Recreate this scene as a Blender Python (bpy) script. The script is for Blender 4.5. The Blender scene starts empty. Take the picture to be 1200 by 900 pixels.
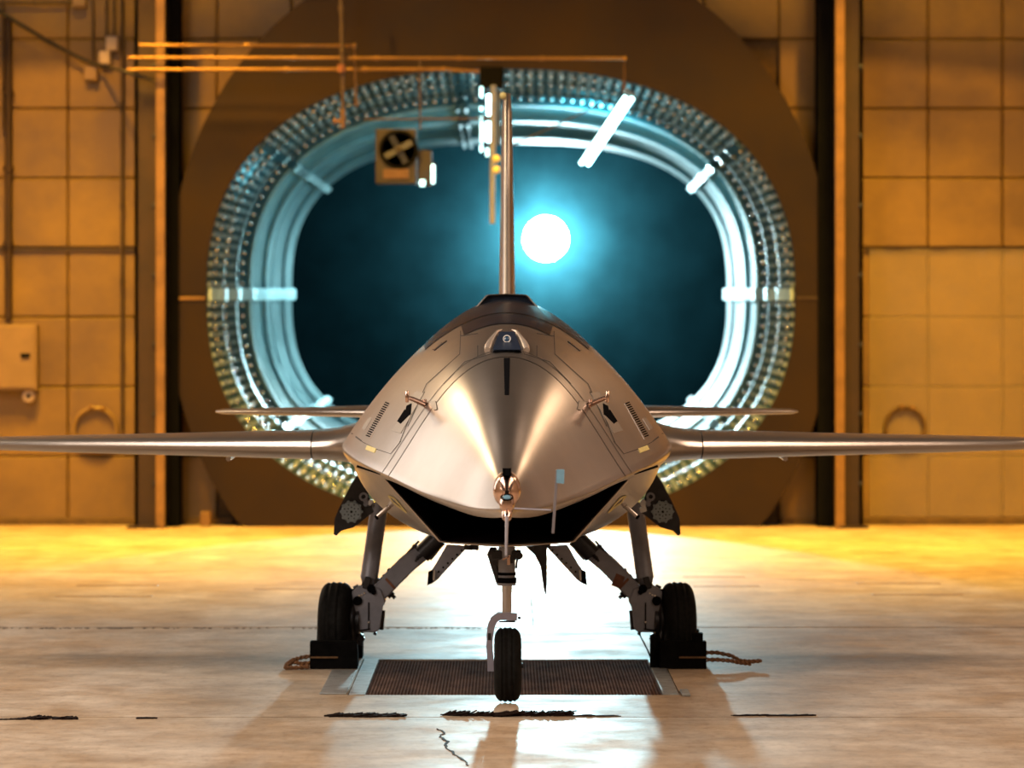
import bpy, bmesh, math, random
import numpy as np
from mathutils import Vector, Matrix
from mathutils.bvhtree import BVHTree
random.seed(7)
SC = bpy.context.scene
COL = SC.collection
PI = math.pi
F, HZ, CX, CH = 5075.0, 390.0, 594.0, 1.544     # focal length in px, horizon row, vanishing column, camera height


def W(px, py, Y):
    """photo pixel at distance Y -> world point"""
    return Vector(((px - CX) * Y / F, Y, CH - (py - HZ) * Y / F))


# ------------------------------------------------------------------ camera
cam = bpy.data.cameras.new('camera')
cam.sensor_width = 36.0
cam.lens = F / 1200 * 36
cam.shift_x = 6 / 1200
cam.shift_y = -60 / 1200
cam.clip_end = 300
cam.dof.use_dof = True
cam.dof.focus_distance = 17.6
cam.dof.aperture_fstop = 3.7
co = bpy.data.objects.new('camera', cam)
COL.objects.link(co)
co.location = (0, 0, CH)
co.rotation_euler = (PI / 2, 0, 0)
SC.camera = co
# ------------------------------------------------------------------ world, exposure
wd = bpy.data.worlds.new('world')
SC.world = wd
wd.use_nodes = True
wd.node_tree.nodes['Background'].inputs[0].default_value = (0.05, 0.035, 0.03, 1)
wd.node_tree.nodes['Background'].inputs[1].default_value = 0.25
SC.view_settings.view_transform = 'Standard'
SC.view_settings.look = 'None'
SC.view_settings.gamma = 1
SC.view_settings.use_curve_mapping = False
SC.view_settings.exposure = 0.0
SC.cycles.sample_clamp_indirect = 6
SC.cycles.max_bounces = 6


# ------------------------------------------------------------------ hall lights
def light(kind, loc, target, energy, color, size=1.0, size_y=None, spot=None, blend=0.5, spread=None):
    l = bpy.data.lights.new('hall_light', kind)
    l.energy = energy
    l.color = color
    if kind == 'AREA':
        l.size = size
        if size_y:
            l.shape = 'RECTANGLE'
            l.size_y = size_y
        if spread:
            l.spread = math.radians(spread)
    else:
        l.shadow_soft_size = size
    if kind == 'SPOT':
        l.spot_size = math.radians(spot)
        l.spot_blend = blend
    o = bpy.data.objects.new('hall_light', l)
    COL.objects.link(o)
    o.location = loc
    d = Vector(target) - Vector(loc)
    o.rotation_euler = d.to_track_quat('-Z', 'Y').to_euler()
    return o


AMBER = (1.0, 0.47, 0.05)
WARM = (1.0, 0.72, 0.48)
CREAM = (1.0, 0.84, 0.70)
CYAN = (0.12, 0.74, 0.92)
# sodium lamps under the roof near the end wall
light('SPOT', (-4.2, 29.5, 8.2), (-3.6, 34.9, 1.2), 3400, AMBER, 0.22, spot=80, blend=0.8)
light('SPOT', (4.2, 29.5, 8.2), (3.8, 34.9, 1.2), 2500, AMBER, 0.22, spot=80, blend=0.8)
light('AREA', (-3.2, 31.0, 8.0), (-2.6, 31.3, 0), 680, (1.0, 0.54, 0.04), 1.2, spread=95)
light('AREA', (3.2, 31.0, 8.0), (2.6, 31.3, 0), 680, (1.0, 0.54, 0.04), 1.2, spread=95)
# golden lamps high in both rear corners of the hall
light('AREA', (-8.0, 31.2, 8.0), (0, 17.5, 1.0), 230, (1.0, 0.74, 0.44), 1.3)
light('AREA', (8.0, 31.2, 8.0), (0, 17.5, 1.0), 110, (1.0, 0.66, 0.40), 1.3)
# unseen soft fill lights added at both sides to brighten the aircraft's cheeks
light('AREA', (-9.7, 30.5, 4.0), (0, 18.5, 1.0), 330, (1.0, 0.90, 0.80), 5.0, 5.5)  
light('AREA', (9.7, 30.5, 4.0), (0, 18.5, 1.0), 25, (1.0, 0.68, 0.54), 5.0, 5.5)
# roof lamps over both wings
light('AREA', (-5.6, 20.3, 8.7), (-4.6, 19.6, 0), 430, CREAM, 4.5, 1.6)
light('AREA', (-5.2, 11.0, 8.7), (-5.2, 11.0, 0), 820, CREAM, 3.0, 14)
light('AREA', (5.6, 20.3, 8.7), (4.6, 19.6, 0), 340, (1.0, 0.72, 0.52), 4.5, 1.6)
light('AREA', (5.2, 11.0, 8.7), (5.2, 11.0, 0), 560, (1.0, 0.72, 0.52), 3.0, 14)
# warm strip lamps along both sides of the hall in front of the aircraft
light('AREA', (-5.6, 12.8, 4.4), (-0.5, 17.6, 1.0), 200, CREAM, 1.0, 3.0)
light('AREA', (5.6, 12.8, 4.4), (0.5, 17.6, 1.0), 60, WARM, 1.0, 3.0)
# blue-green light of the tunnel lamps, plus unseen fills added for the lining
light('AREA', (0.75, 35.9, 3.15), (0.6, 37.2, 3.6), 30, CYAN, 0.25, 0.8)
light('SPOT', (0.8, 36.0, 2.7), (-2.2, 37.4, 1.9), 40, CYAN, 0.12, spot=95, blend=0.8)
light('POINT', (-0.5, 37.6, 2.3), (0, 38, 2), 2, CYAN, 0.15)
light('POINT', (0.6, 36.4, 2.9), (0, 38, 2), 4, CYAN, 0.12)
light('POINT', (0.2, 38.6, 0.75), (0, 38, 2), 0.5, CYAN, 0.12)
light('SPOT', (0.45, 49.6, 2.63), (0.25, 25.0, 0.4), 7500, (0.60, 0.92, 1.0), 0.18, spot=21, blend=0.3)
light('POINT', (0.80, 34.62, 2.72), (0, 38, 2), 16, CYAN, 0.05)
light('POINT', (-0.20, 34.70, 3.25), (0, 38, 2), 5, CYAN, 0.05)
light('POINT', (-1.75, 35.10, 2.65), (0, 38, 2), 5, CYAN, 0.05)
light('POINT', (0.1, 35.3, 0.6), (0, 38, 2), 7, CYAN, 0.05)
LAMP_POS = (0.45, 50.0, 2.63)
LAMP_STRENGTH = 450.0


# ------------------------------------------------------------------ materials
def mat(name, color, rough=0.5, metal=0.0, var=0.0, scale=6.0, stretch=(1, 1, 1), bump=0.0, bscale=40.0, color2=None,
        rvar=0.0, emit=None, strength=0.0, coat=0.0, spec=0.5, detail=6, alpha=None, trans=0.0, aniso=0.0):
    m = bpy.data.materials.new(name)
    m.use_nodes = True
    nt = m.node_tree
    n = nt.nodes
    b = n['Principled BSDF']
    c = tuple(color) + (1,)
    b.inputs['Base Color'].default_value = c
    b.inputs['Roughness'].default_value = rough
    b.inputs['Metallic'].default_value = metal
    b.inputs['Coat Weight'].default_value = coat
    b.inputs['Specular IOR Level'].default_value = spec
    b.inputs['Transmission Weight'].default_value = trans
    b.inputs['Anisotropic'].default_value = aniso
    if emit:
        b.inputs['Emission Color'].default_value = tuple(emit) + (1,)
        b.inputs['Emission Strength'].default_value = strength
    tc = n.new('ShaderNodeTexCoord')
    geo = n.new('ShaderNodeNewGeometry')
    mp = n.new('ShaderNodeMapping')
    mp.inputs['Scale'].default_value = stretch
    nt.links.new(geo.outputs['Position'], mp.inputs['Vector'])
    if var or color2 or rvar:
        no = n.new('ShaderNodeTexNoise')
        no.inputs['Scale'].default_value = scale
        no.inputs['Detail'].default_value = detail
        no.inputs['Roughness'].default_value = 0.62
        nt.links.new(mp.outputs[0], no.inputs['Vector'])
        if var or color2:
            cr = n.new('ShaderNodeValToRGB')
            cr.color_ramp.elements[0].position = 0.36
            cr.color_ramp.elements[1].position = 0.66
            c0 = [max(0, x * (1 - var)) for x in color]
            c1 = list(color2) if color2 else [min(1, x * (1 + var)) for x in color]
            cr.color_ramp.elements[0].color = (*c0, 1)
            cr.color_ramp.elements[1].color = (*c1, 1)
            nt.links.new(no.outputs['Fac'], cr.inputs[0])
            nt.links.new(cr.outputs[0], b.inputs['Base Color'])
        if rvar:
            mr = n.new('ShaderNodeMapRange')
            mr.inputs['From Min'].default_value = 0.35
            mr.inputs['From Max'].default_value = 0.65
            mr.inputs['To Min'].default_value = rough - rvar
            mr.inputs['To Max'].default_value = rough + rvar
            nt.links.new(no.outputs['Fac'], mr.inputs[0])
            nt.links.new(mr.outputs[0], b.inputs['Roughness'])
    if bump:
        nb = n.new('ShaderNodeTexNoise')
        nb.inputs['Scale'].default_value = bscale
        nb.inputs['Detail'].default_value = 5
        nt.links.new(mp.outputs[0], nb.inputs['Vector'])
        bp = n.new('ShaderNodeBump')
        bp.inputs['Strength'].default_value = bump
        bp.inputs['Distance'].default_value = 0.01
        nt.links.new(nb.outputs['Fac'], bp.inputs['Height'])
        nt.links.new(bp.outputs[0], b.inputs['Normal'])
    return m


M = {}
M['skin'] = mat('satin_aircraft_paint', (0.44, 0.385, 0.345), 0.29, 0.91, var=0.05, scale=5)
M['skin_panel'] = mat('access_panel_paint', (0.33, 0.285, 0.25), 0.40, 0.78, var=0.05, scale=9)
M['skin_dark'] = mat('dark_gloss_dorsal', (0.016, 0.018, 0.026), 0.30, 0.0, var=0.2, scale=8, coat=0.0)
M['duct'] = mat('dark_duct_paint', (0.010, 0.005, 0.006), 0.55, 0.0, var=0.2, scale=5, spec=0.2)
M['seam'] = mat('panel_gap_shadow', (0.035, 0.028, 0.024), 0.6, 0.2, var=0.1)
M['black'] = mat('black_recess', (0.006, 0.006, 0.007), 0.6, 0.0, var=0.1, spec=0.1)
M['yellow_tag'] = mat('yellow_tag', (0.72, 0.60, 0.22), 0.5, 0.0, var=0.05, scale=60)
M['copper'] = mat('polished_copper_metal', (0.80, 0.56, 0.46), 0.22, 1.0, var=0.08, scale=30)
M['pale_metal'] = mat('pale_satin_metal', (0.72, 0.62, 0.54), 0.35, 0.7, var=0.06, scale=30)
M['steel'] = mat('bright_steel', (0.55, 0.55, 0.58), 0.22, 1.0, var=0.08, scale=30)
M['rod'] = mat('grey_rod', (0.30, 0.29, 0.34), 0.4, 0.4, var=0.05)
M['blue_flag'] = mat('pale_blue_flag', (0.22, 0.46, 0.66), 0.5, 0.0, var=0.06, scale=40)
M['lens'] = mat('blue_lens', (0.03, 0.08, 0.16), 0.08, 0.0, var=0.2, scale=30, coat=1.0)
M['navy'] = mat('navy_glass', (0.012, 0.022, 0.045), 0.4, 0.0, var=0.2, scale=30, spec=0.3)
M['white'] = mat('white_enamel', (0.75, 0.75, 0.74), 0.4, 0.0, var=0.05, scale=40)
M['gear'] = mat('grey_gear_paint', (0.24, 0.25, 0.30), 0.42, 0.3, var=0.12, scale=14, rvar=0.05)
M['gear_dark'] = mat('dark_gear_metal', (0.035, 0.035, 0.04), 0.4, 0.6, var=0.2, scale=30)
M['fork'] = mat('lavender_grey_fork', (0.34, 0.34, 0.44), 0.4, 0.3, var=0.06, scale=20)
M['tyre'] = mat('tyre_rubber', (0.012, 0.012, 0.012), 0.62, 0.0, var=0.25, scale=40, bump=0.08, bscale=120, spec=0.22)
M['hub'] = mat('wheel_hub', (0.25, 0.25, 0.26), 0.35, 0.8, var=0.1, scale=30)
M['chock'] = mat('black_rubber_chock', (0.005, 0.005, 0.005), 0.7, 0.0, var=0.3, scale=30, spec=0.15)
M['chock_line'] = mat('worn_yellow_band', (0.12, 0.06, 0.02), 0.5, 0.0, var=0.3, scale=60)
M['rope'] = mat('tan_rope', (0.20, 0.09, 0.035), 0.8, 0.0, var=0.4, scale=90, bump=0.3, bscale=300)
M['disc'] = mat('grey_flange', (0.26, 0.32, 0.36), 0.45, 0.3, var=0.08, scale=60)
M['rust'] = mat('rust_brown_patch', (0.16, 0.055, 0.025), 0.6, 0.0, var=0.3, scale=60)
M['wall'] = mat('amber_lit_plaster_panel', (0.17, 0.10, 0.028), 0.5, 0.0, var=0.3, scale=1.1, bump=0.25, bscale=5, rvar=0.1)
M['wall_joint'] = mat('wall_joint', (0.10, 0.055, 0.017), 0.8, 0.0, var=0.3, scale=12)
M['sheet'] = mat('clear_wrinkled_plastic', (0.42, 0.33, 0.22), 0.2, 0.0, bump=1.0, bscale=2.2, coat=0.3)
M['sheet'].node_tree.nodes['Principled BSDF'].inputs['Alpha'].default_value = 0.2
M['ring'] = mat('brown_mouth_steel', (0.015, 0.006, 0.0018), 0.6, 0.0, var=0.25, scale=1.3, rvar=0.08, bump=0.04, bscale=8, spec=0.25)
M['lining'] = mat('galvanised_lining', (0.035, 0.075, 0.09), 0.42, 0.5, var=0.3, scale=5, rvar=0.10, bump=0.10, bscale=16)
M['strap'] = mat('highlight_strap', (0.45, 0.60, 0.64), 0.4, 0.4, var=0.15, scale=9)  # pale tone paints in the light reflecting off the mid-height straps
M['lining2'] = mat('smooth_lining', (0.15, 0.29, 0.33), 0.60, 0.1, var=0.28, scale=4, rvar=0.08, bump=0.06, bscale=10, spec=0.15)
M['rib'] = mat('dark_rib_metal', (0.30, 0.37, 0.40), 0.36, 0.5, var=0.15, scale=9)
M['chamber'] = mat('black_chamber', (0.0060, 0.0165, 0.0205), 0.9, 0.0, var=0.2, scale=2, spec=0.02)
M['col_web'] = mat('shaded_brown_paint', (0.028, 0.012, 0.004), 0.6, 0.1, var=0.25, scale=3)  # shade of the column web is put into this darker brown
M['col_flange'] = mat('lit_brown_paint', (0.19, 0.10, 0.028), 0.45, 0.1, var=0.25, scale=4)  # lamp light on the flange face is put into this lighter tone
M['pipe'] = mat('brass_toned_pipe', (0.22, 0.12, 0.045), 0.36, 0.7, var=0.15, scale=9)
M['conduit'] = mat('dark_conduit', (0.07, 0.045, 0.03), 0.5, 0.4, var=0.2, scale=9)
M['cable'] = mat('black_cable', (0.015, 0.01, 0.01), 0.6, 0.0, var=0.2)
M['box'] = mat('beige_electrical_box', (0.23, 0.145, 0.06), 0.45, 0.1, var=0.08, scale=6)
M['box_light'] = mat('pale_junction_box', (0.46, 0.36, 0.28), 0.45, 0.0, var=0.05, scale=10)
M['fanbox'] = mat('olive_fan_case', (0.028, 0.021, 0.014), 0.55, 0.1, var=0.15, scale=12)
M['tube'] = mat('lit_tube', (0.8, 1, 1), 0.3, 0.0, emit=(0.42, 0.93, 1.0), strength=14)
M['tube_dim'] = mat('small_lit_tube', (0.8, 1, 1), 0.3, 0.0, emit=(0.30, 0.88, 0.98), strength=4)
M['flood'] = mat('flood_lens', (1, 1, 1), 0.3, 0.0, emit=(0.42, 0.92, 1.0), strength=LAMP_STRENGTH)
M['grate'] = mat('rust_brown_grate', (0.10, 0.055, 0.038), 0.9, 0.0, var=0.35, scale=8, stretch=(1, .3, 1), spec=0.08)
M['grate_pan'] = mat('grate_pan', (0.03, 0.018, 0.014), 0.9, 0.0, var=0.3, scale=6)
M['aluminium'] = mat('scuffed_aluminium', (0.52, 0.56, 0.58), 0.38, 0.8, var=0.25, scale=14)
M['joint'] = mat('floor_joint', (0.05, 0.03, 0.015), 0.9, 0.0, var=0.3, scale=8)
M['tar'] = mat('black_torn_sealant', (0.02, 0.012, 0.01), 0.7, 0.0, var=0.3, scale=50)
M['slot'] = mat('worn_slot_plate', (0.22, 0.13, 0.06), 0.6, 0.2, var=0.2, scale=10)
M['ceiling'] = mat('dark_roof_deck', (0.02, 0.016, 0.014), 0.9, 0.0, var=0.2, scale=2, spec=0.1)
M['sidewall'] = mat('side_wall_paint', (0.30, 0.22, 0.14), 0.7, 0.0, var=0.15, scale=2)


for k_, v_ in (('black', 1.03), ('duct', 1.08), ('grate', 1.05), ('grate_pan', 1.05), ('tyre', 1.2), ('chock', 1.12), ('tar', 1.1), ('skin_dark', 1.25), ('chamber', 1.02)):
    M[k_].node_tree.nodes['Principled BSDF'].inputs['IOR'].default_value = v_


def floor_material():
    m = mat('worn_concrete', (0.43, 0.35, 0.27), 0.36, 0.0)
    nt = m.node_tree
    n = nt.nodes
    b = n['Principled BSDF']
    geo = [x for x in n if x.type == 'NEW_GEOMETRY'][0]

    def noise(scale, st, det=7, rough=0.65):
        mp = n.new('ShaderNodeMapping')
        mp.inputs['Scale'].default_value = st
        nt.links.new(geo.outputs['Position'], mp.inputs[0])
        no = n.new('ShaderNodeTexNoise')
        no.inputs['Scale'].default_value = scale
        no.inputs['Detail'].default_value = det
        no.inputs['Roughness'].default_value = rough
        nt.links.new(mp.outputs[0], no.inputs['Vector'])
        return no

    def ramp(src, p0, c0, p1, c1):
        r = n.new('ShaderNodeValToRGB')
        r.color_ramp.elements[0].position = p0
        r.color_ramp.elements[1].position = p1
        r.color_ramp.elements[0].color = (*c0, 1)
        r.color_ramp.elements[1].color = (*c1, 1)
        nt.links.new(src.outputs['Fac'], r.inputs[0])
        return r

    def mix(fac, a, bb, mode='MIX'):
        x = n.new('ShaderNodeMix')
        x.data_type = 'RGBA'
        x.blend_type = mode
        if isinstance(fac, float):
            x.inputs[0].default_value = fac
        else:
            nt.links.new(fac.outputs[0], x.inputs[0])
        nt.links.new(a.outputs[2 if a.type == 'MIX' else 0], x.inputs[6])
        nt.links.new(bb.outputs[2 if bb.type == 'MIX' else 0], x.inputs[7])
        return x
    big = ramp(noise(0.7, (0.7, 0.5, 1)), 0.35, (0.40, 0.28, 0.17), 0.65, (0.54, 0.43, 0.31))
    patch = ramp(noise(2.0, (1.0, 0.35, 1), 8), 0.42, (0.40, 0.28, 0.17), 0.60, (0.55, 0.48, 0.40))
    a = mix(0.5, big, patch)
    scr = ramp(noise(4.0, (0.9, 0.9, 1), 9, 0.75), 0.38, (0.55, 0.5, 0.45), 0.62, (1, 1, 1))
    a2 = mix(0.85, a, scr, 'MULTIPLY')
    spk = ramp(noise(30, (1, 0.35, 1), 3), 0.30, (0.6, 0.55, 0.5), 0.48, (1, 1, 1))
    a3 = mix(0.5, a2, spk, 'MULTIPLY')
    nt.links.new(a3.outputs[2], b.inputs['Base Color'])
    rn = noise(2.6, (0.8, 0.6, 1), 8)
    mr = n.new('ShaderNodeMapRange')
    mr.inputs['From Min'].default_value = 0.35
    mr.inputs['From Max'].default_value = 0.65
    mr.inputs['To Min'].default_value = 0.40
    mr.inputs['To Max'].default_value = 0.64
    nt.links.new(rn.outputs['Fac'], mr.inputs[0])
    nt.links.new(mr.outputs[0], b.inputs['Roughness'])
    bp = n.new('ShaderNodeBump')
    bp.inputs['Strength'].default_value = 0.10
    bp.inputs['Distance'].default_value = 0.004
    nt.links.new(noise(26, (1, 1, 1), 6).outputs['Fac'], bp.inputs['Height'])
    nt.links.new(bp.outputs[0], b.inputs['Normal'])
    return m


M['floor'] = floor_material()

# ------------------------------------------------------------------ object helpers
WORLD = {}


def link(name, bm, m, parent=None, smooth=35, kind=None, label=None):
    """link a bmesh (world coordinates) as one object with its origin at its centre"""
    bmesh.ops.recalc_face_normals(bm, faces=bm.faces[:])
    vs = [v.co for v in bm.verts]
    c = Vector([(min(v[i] for v in vs) + max(v[i] for v in vs)) / 2 for i in range(3)])
    c.z = min(v.z for v in vs) if parent is None else c.z
    bmesh.ops.translate(bm, verts=bm.verts[:], vec=-c)
    me = bpy.data.meshes.new(name)
    bm.to_mesh(me)
    bm.free()
    if m is not None:
        me.materials.append(M[m] if isinstance(m, str) else m)
    if smooth:
        me.polygons.foreach_set('use_smooth', [True] * len(me.polygons))
        me.set_sharp_from_angle(angle=math.radians(smooth))
    o = bpy.data.objects.new(name, me)
    COL.objects.link(o)
    if parent is not None:
        o.parent = parent
        o.location = c - WORLD[parent.name]
    else:
        o.location = c
    WORLD[o.name] = c.copy()
    if kind:
        o['kind'] = kind
    if label:
        o['label'] = label
    return o


def empty(name, loc, label=None, cat=None, group=None, parent=None, kind=None):
    o = bpy.data.objects.new(name, None)
    o.empty_display_size = 0.2
    COL.objects.link(o)
    loc = Vector(loc)
    WORLD[o.name] = loc
    if parent is not None:
        o.parent = parent
        o.location = loc - WORLD[parent.name]
    else:
        o.location = loc
    if label:
        o['label'] = label
    if cat:
        o['category'] = cat
    if group:
        o['group'] = group
    if kind:
        o['kind'] = kind
    return o


def tag(o, label, cat, group=None, kind=None):
    o['label'] = label
    o['category'] = cat
    if group:
        o['group'] = group
    if kind:
        o['kind'] = kind
    return o


def NB():
    return bmesh.new()


def box(bm, x0, x1, y0, y1, z0, z1, bev=0.0):
    r = bmesh.ops.create_cube(bm, size=1.0)
    vs = r['verts']
    for v in vs:
        v.co = Vector(((x0 + x1) / 2 + v.co.x * (x1 - x0), (y0 + y1) / 2 + v.co.y * (y1 - y0), (z0 + z1) / 2 + v.co.z * (z1 - z0)))
    if bev:
        es = list({e for v in vs for e in v.link_edges})
        bmesh.ops.bevel(bm, geom=es, offset=bev, segments=1, affect='EDGES')
    return bm


def obox(bm, p, q, wdt, hgt, up=(0, 0, 1), bev=0.0):
    """box beam from p to q"""
    p, q = Vector(p), Vector(q)
    d = (q - p)
    L = d.length
    d.normalize()
    s = d.cross(Vector(up))
    if s.length < 1e-4:
        s = d.cross(Vector((0, 1, 0)))
    s.normalize()
    u = s.cross(d)
    r = bmesh.ops.create_cube(bm, size=1.0)
    for v in r['verts']:
        c = v.co.copy()
        v.co = (p + q) / 2 + s * c.x * wdt + d * c.y * L + u * c.z * hgt
    if bev:
        es = list({e for v in r['verts'] for e in v.link_edges})
        bmesh.ops.bevel(bm, geom=es, offset=bev, segments=1, affect='EDGES')
    return bm


def tube(bm, pts, rad, seg=10, caps=True):
    pts = [Vector(p) for p in pts]
    n = len(pts)
    rads = rad if isinstance(rad, (list, tuple)) else [rad] * n
    rings = []
    ref = None
    for i, p in enumerate(pts):
        t = (pts[min(i + 1, n - 1)] - pts[max(i - 1, 0)]).normalized()
        if ref is None:
            ref = t.orthogonal().normalized()
        ref = (ref - t * ref.dot(t)).normalized()
        b = t.cross(ref)
        rings.append([bm.verts.new(p + (ref * math.cos(2 * PI * k / seg) + b * math.sin(2 * PI * k / seg)) * rads[i]) for k in range(seg)])
    for a, b in zip(rings, rings[1:]):
        for k in range(seg):
            bm.faces.new((a[k], a[(k + 1) % seg], b[(k + 1) % seg], b[k]))
    if caps:
        bm.faces.new(rings[0])
        bm.faces.new(rings[-1])
    return bm


def lathe(bm, c, axis, prof, seg=32, ang0=0, closed=True):
    """revolve (offset along axis, radius) pairs about axis through c"""
    c = Vector(c)
    ax = Vector(axis).normalized()
    u = ax.orthogonal().normalized()
    w = ax.cross(u)
    rings = []
    for (h, r) in prof:
        if r < 1e-6:
            rings.append([bm.verts.new(c + ax * h)])
        else:
            rings.append([bm.verts.new(c + ax * h + (u * math.cos(2 * PI * k / seg + ang0) + w * math.sin(2 * PI * k / seg + ang0)) * r) for k in range(seg)])
    for a, b in zip(rings, rings[1:]):
        for k in range(seg):
            k2 = (k + 1) % seg
            if len(a) == 1 and len(b) == 1:
                continue
            if len(a) == 1:
                bm.faces.new((a[0], b[k2], b[k]))
            elif len(b) == 1:
                bm.faces.new((a[k], a[k2], b[0]))
            else:
                bm.faces.new((a[k], a[k2], b[k2], b[k]))
    return bm


def loft(bm, rows, closed=False, cap0=False, cap1=False):
    vr = [[bm.verts.new(p) for p in r] for r in rows]
    n = len(vr[0])
    for a, b in zip(vr, vr[1:]):
        for k in range(n if closed else n - 1):
            bm.faces.new((a[k], a[(k + 1) % n], b[(k + 1) % n], b[k]))
    if cap0:
        bm.faces.new(vr[0])
    if cap1:
        bm.faces.new(vr[-1])
    return vr


def plate(bm, pts, thick, normal=None):
    """thick polygon plate: pts in order, extruded along normal by thick"""
    pts = [Vector(p) for p in pts]
    if normal is None:
        normal = (pts[1] - pts[0]).cross(pts[2] - pts[0]).normalized()
    nrm = Vector(normal) * thick
    a = [bm.verts.new(p) for p in pts]
    b = [bm.verts.new(p + nrm) for p in pts]
    bm.faces.new(a)
    bm.faces.new(b[::-1])
    for i in range(len(pts)):
        j = (i + 1) % len(pts)
        bm.faces.new((a[i], a[j], b[j], b[i]))
    return bm


def ellp(a, b, n, ang):
    c, s = math.cos(ang), math.sin(ang)
    return (a * math.copysign(abs(c) ** (2 / n), c), b * math.copysign(abs(s) ** (2 / n), s))


# ================================================================== HALL SHELL
WY = 34.9
# floor: a dark bed with concrete slabs on it, joints recessed
fl = empty('floor', (0, 20, -0.12), kind='structure')
bm = NB()
box(bm, -10, 10, -6, 35.4, -0.16, -0.10)
link('joint_bed', bm, 'joint', fl, 0)


def slab(x0, x1, y0, y1, bev=0.0):
    bm = NB()
    box(bm, x0, x1, y0, y1, -0.10, 0.0, bev)
    link('slab', bm, 'floor', fl, 0)


GX0, GX1, GY0, GY1 = -0.60, 0.66, 18.48, 20.46
g = 0.008
ys = [(-6, 5.0), (5.02, 11.2), (11.215, 17.39), (22.73, 27.98), (28.0, 35.4)]
for (y0, y1) in ys:
    xs = [-10, -4.9, 0.14, 5.2, 10] if y0 > 20 else [-10, -5.0, 5.0, 10]
    for a_, b_ in zip(xs, xs[1:]):
        slab(a_ + g / 2, b_ - g / 2, y0, y1)
y0, y1 = 17.41, 22.67
slab(-10, -5.0, y0, y1)
slab(-4.99, GX0 - 0.08, y0, y1)
slab(GX1 + 0.08, 4.99, y0, y1)
slab(5.0, 10, y0, y1)
slab(GX0 - 0.08, GX1 + 0.08, y0, GY0 - .02)
slab(GX0 - 0.08, GX1 + 0.08, GY1 + .02, y1)
# worn slot plates let into the floor
for (xa, xb, py) in [(65, 178, 699), (298, 380, 690.5), (90, 185, 686), (812, 890, 687), (800, 873, 676), (1022, 1128, 697), (1004, 1102, 684), (550, 612, 671)]:
    p, q = W(xa, py, 7836 / (py - HZ)), W(xb, py, 7836 / (py - HZ))
    bm = NB()
    box(bm, p.x, q.x, p.y - 0.05, p.y + 0.05, -0.01, 0.002, 0.001)
    link('slot_plate', bm, 'slot', fl, 0)
# torn black sealant along the near joint


def sealant(xa, xb, py, hgt, n, thin=1.0):
    Y = 7836 / (py - HZ)
    bm = NB()
    for i in range(n):
        t = random.random()
        x = (xa + (xb - xa) * t - CX) * Y / F
        e = math.sin(PI * t) ** 0.3
        L = random.uniform(0.015, 0.07)
        y = Y + random.uniform(-0.05, 0.05) * e * thin
        an = random.uniform(-0.35, 0.35)
        p = Vector((x - L / 2 * math.cos(an), y, random.uniform(0.001, 0.004)))
        q = Vector((x + L / 2 * math.cos(an), y + L / 2 * math.sin(an), random.uniform(0.001, hgt)))
        obox(bm, p, q, random.uniform(0.006, 0.03) * thin, random.uniform(0.003, 0.006))
    xm, xn = (xa - CX) * Y / F, (xb - CX) * Y / F
    box(bm, xm, xn, Y - 0.012 * thin, Y + 0.012 * thin, -0.005, 0.003)
    link('sealant_strip', bm, 'tar', fl, 0, kind='stuff')


sealant(388, 473, 839.5, 0.012, 110)
sealant(524, 672, 838.5, 0.020, 190)
sealant(672, 722, 839.5, 0.004, 20, 0.4)
sealant(865, 952, 839, 0.005, 50, 0.5)
sealant(30, 56, 842.5, 0.012, 40, 0.9)
sealant(67, 87, 842.5, 0.010, 30, 0.8)
sealant(165, 178, 842, 0.004, 12, 0.5)
sealant(0, 30, 843.5, 0.002, 8, 0.3)
# crack in the slab left of the nose wheel
bm = NB()
cr = [(513, 854), (520, 859), (517, 864), (525, 869), (522, 875), (530, 881), (533, 886), (545, 892), (550, 899)]
pts = []
for i, (a_, b_) in enumerate(cr):
    Y = 7836 / (b_ - HZ)
    pts.append(Vector(((a_ - CX) * Y / F, Y, 0.0012)))
fine = []
for a_, b_ in zip(pts, pts[1:]):
    for k in range(4):
        t = k / 4
        fine.append(a_.lerp(b_, t) + Vector((random.uniform(-.006, .006), random.uniform(-.015, .015), 0)))
for a_, b_ in zip(fine, fine[1:]):
    obox(bm, a_, b_, random.uniform(0.004, 0.012), 0.002)
link('crack', bm, 'tar', fl, 0)
# small pock marks along the far joint
bm = NB()
for k in range(150):
    x = random.uniform(-2.7, 0.1)
    y = 22.66 - random.uniform(0, 0.05)
    box(bm, x, x + random.uniform(.008, .02), y - .03, y, -0.004, 0.002)
link('joint_chips', bm, 'joint', fl, 0, kind='stuff')

# end wall with the hole for the tunnel, built up of panels
TCX, TCZ = -0.048, 1.85
wall = empty('wall_back', (0, WY + 0.15, 0), kind='structure')
bm = NB()
NW = 96
inner, outer = [], []
for k in range(NW):
    an = 2 * PI * k / NW
    ex, ez = ellp(2.42, 1.88, 2.4, an)
    inner.append(Vector((TCX + ex, WY + 0.04, max(-0.12, TCZ + ez))))
    dx, dz = math.cos(an), math.sin(an)
    tx = (10 / abs(dx)) if abs(dx) > 1e-6 else 1e9
    tz = ((9.0 - TCZ) / dz if dz > 1e-6 else ((TCZ + 0.12) / -dz if dz < -1e-6 else 1e9))
    t = min(tx, tz)
    outer.append(Vector((dx * t, WY + 0.04, TCZ + dz * t)))
for off in (0, 0.3):
    a_ = [bm.verts.new(p + Vector((0, off, 0))) for p in inner]
    b_ = [bm.verts.new(p + Vector((0, off, 0))) for p in outer]
    for k in range(NW):
        bm.faces.new((a_[k], a_[(k + 1) % NW], b_[(k + 1) % NW], b_[k]))
link('backing', bm, 'wall_joint', wall, 0)


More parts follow.
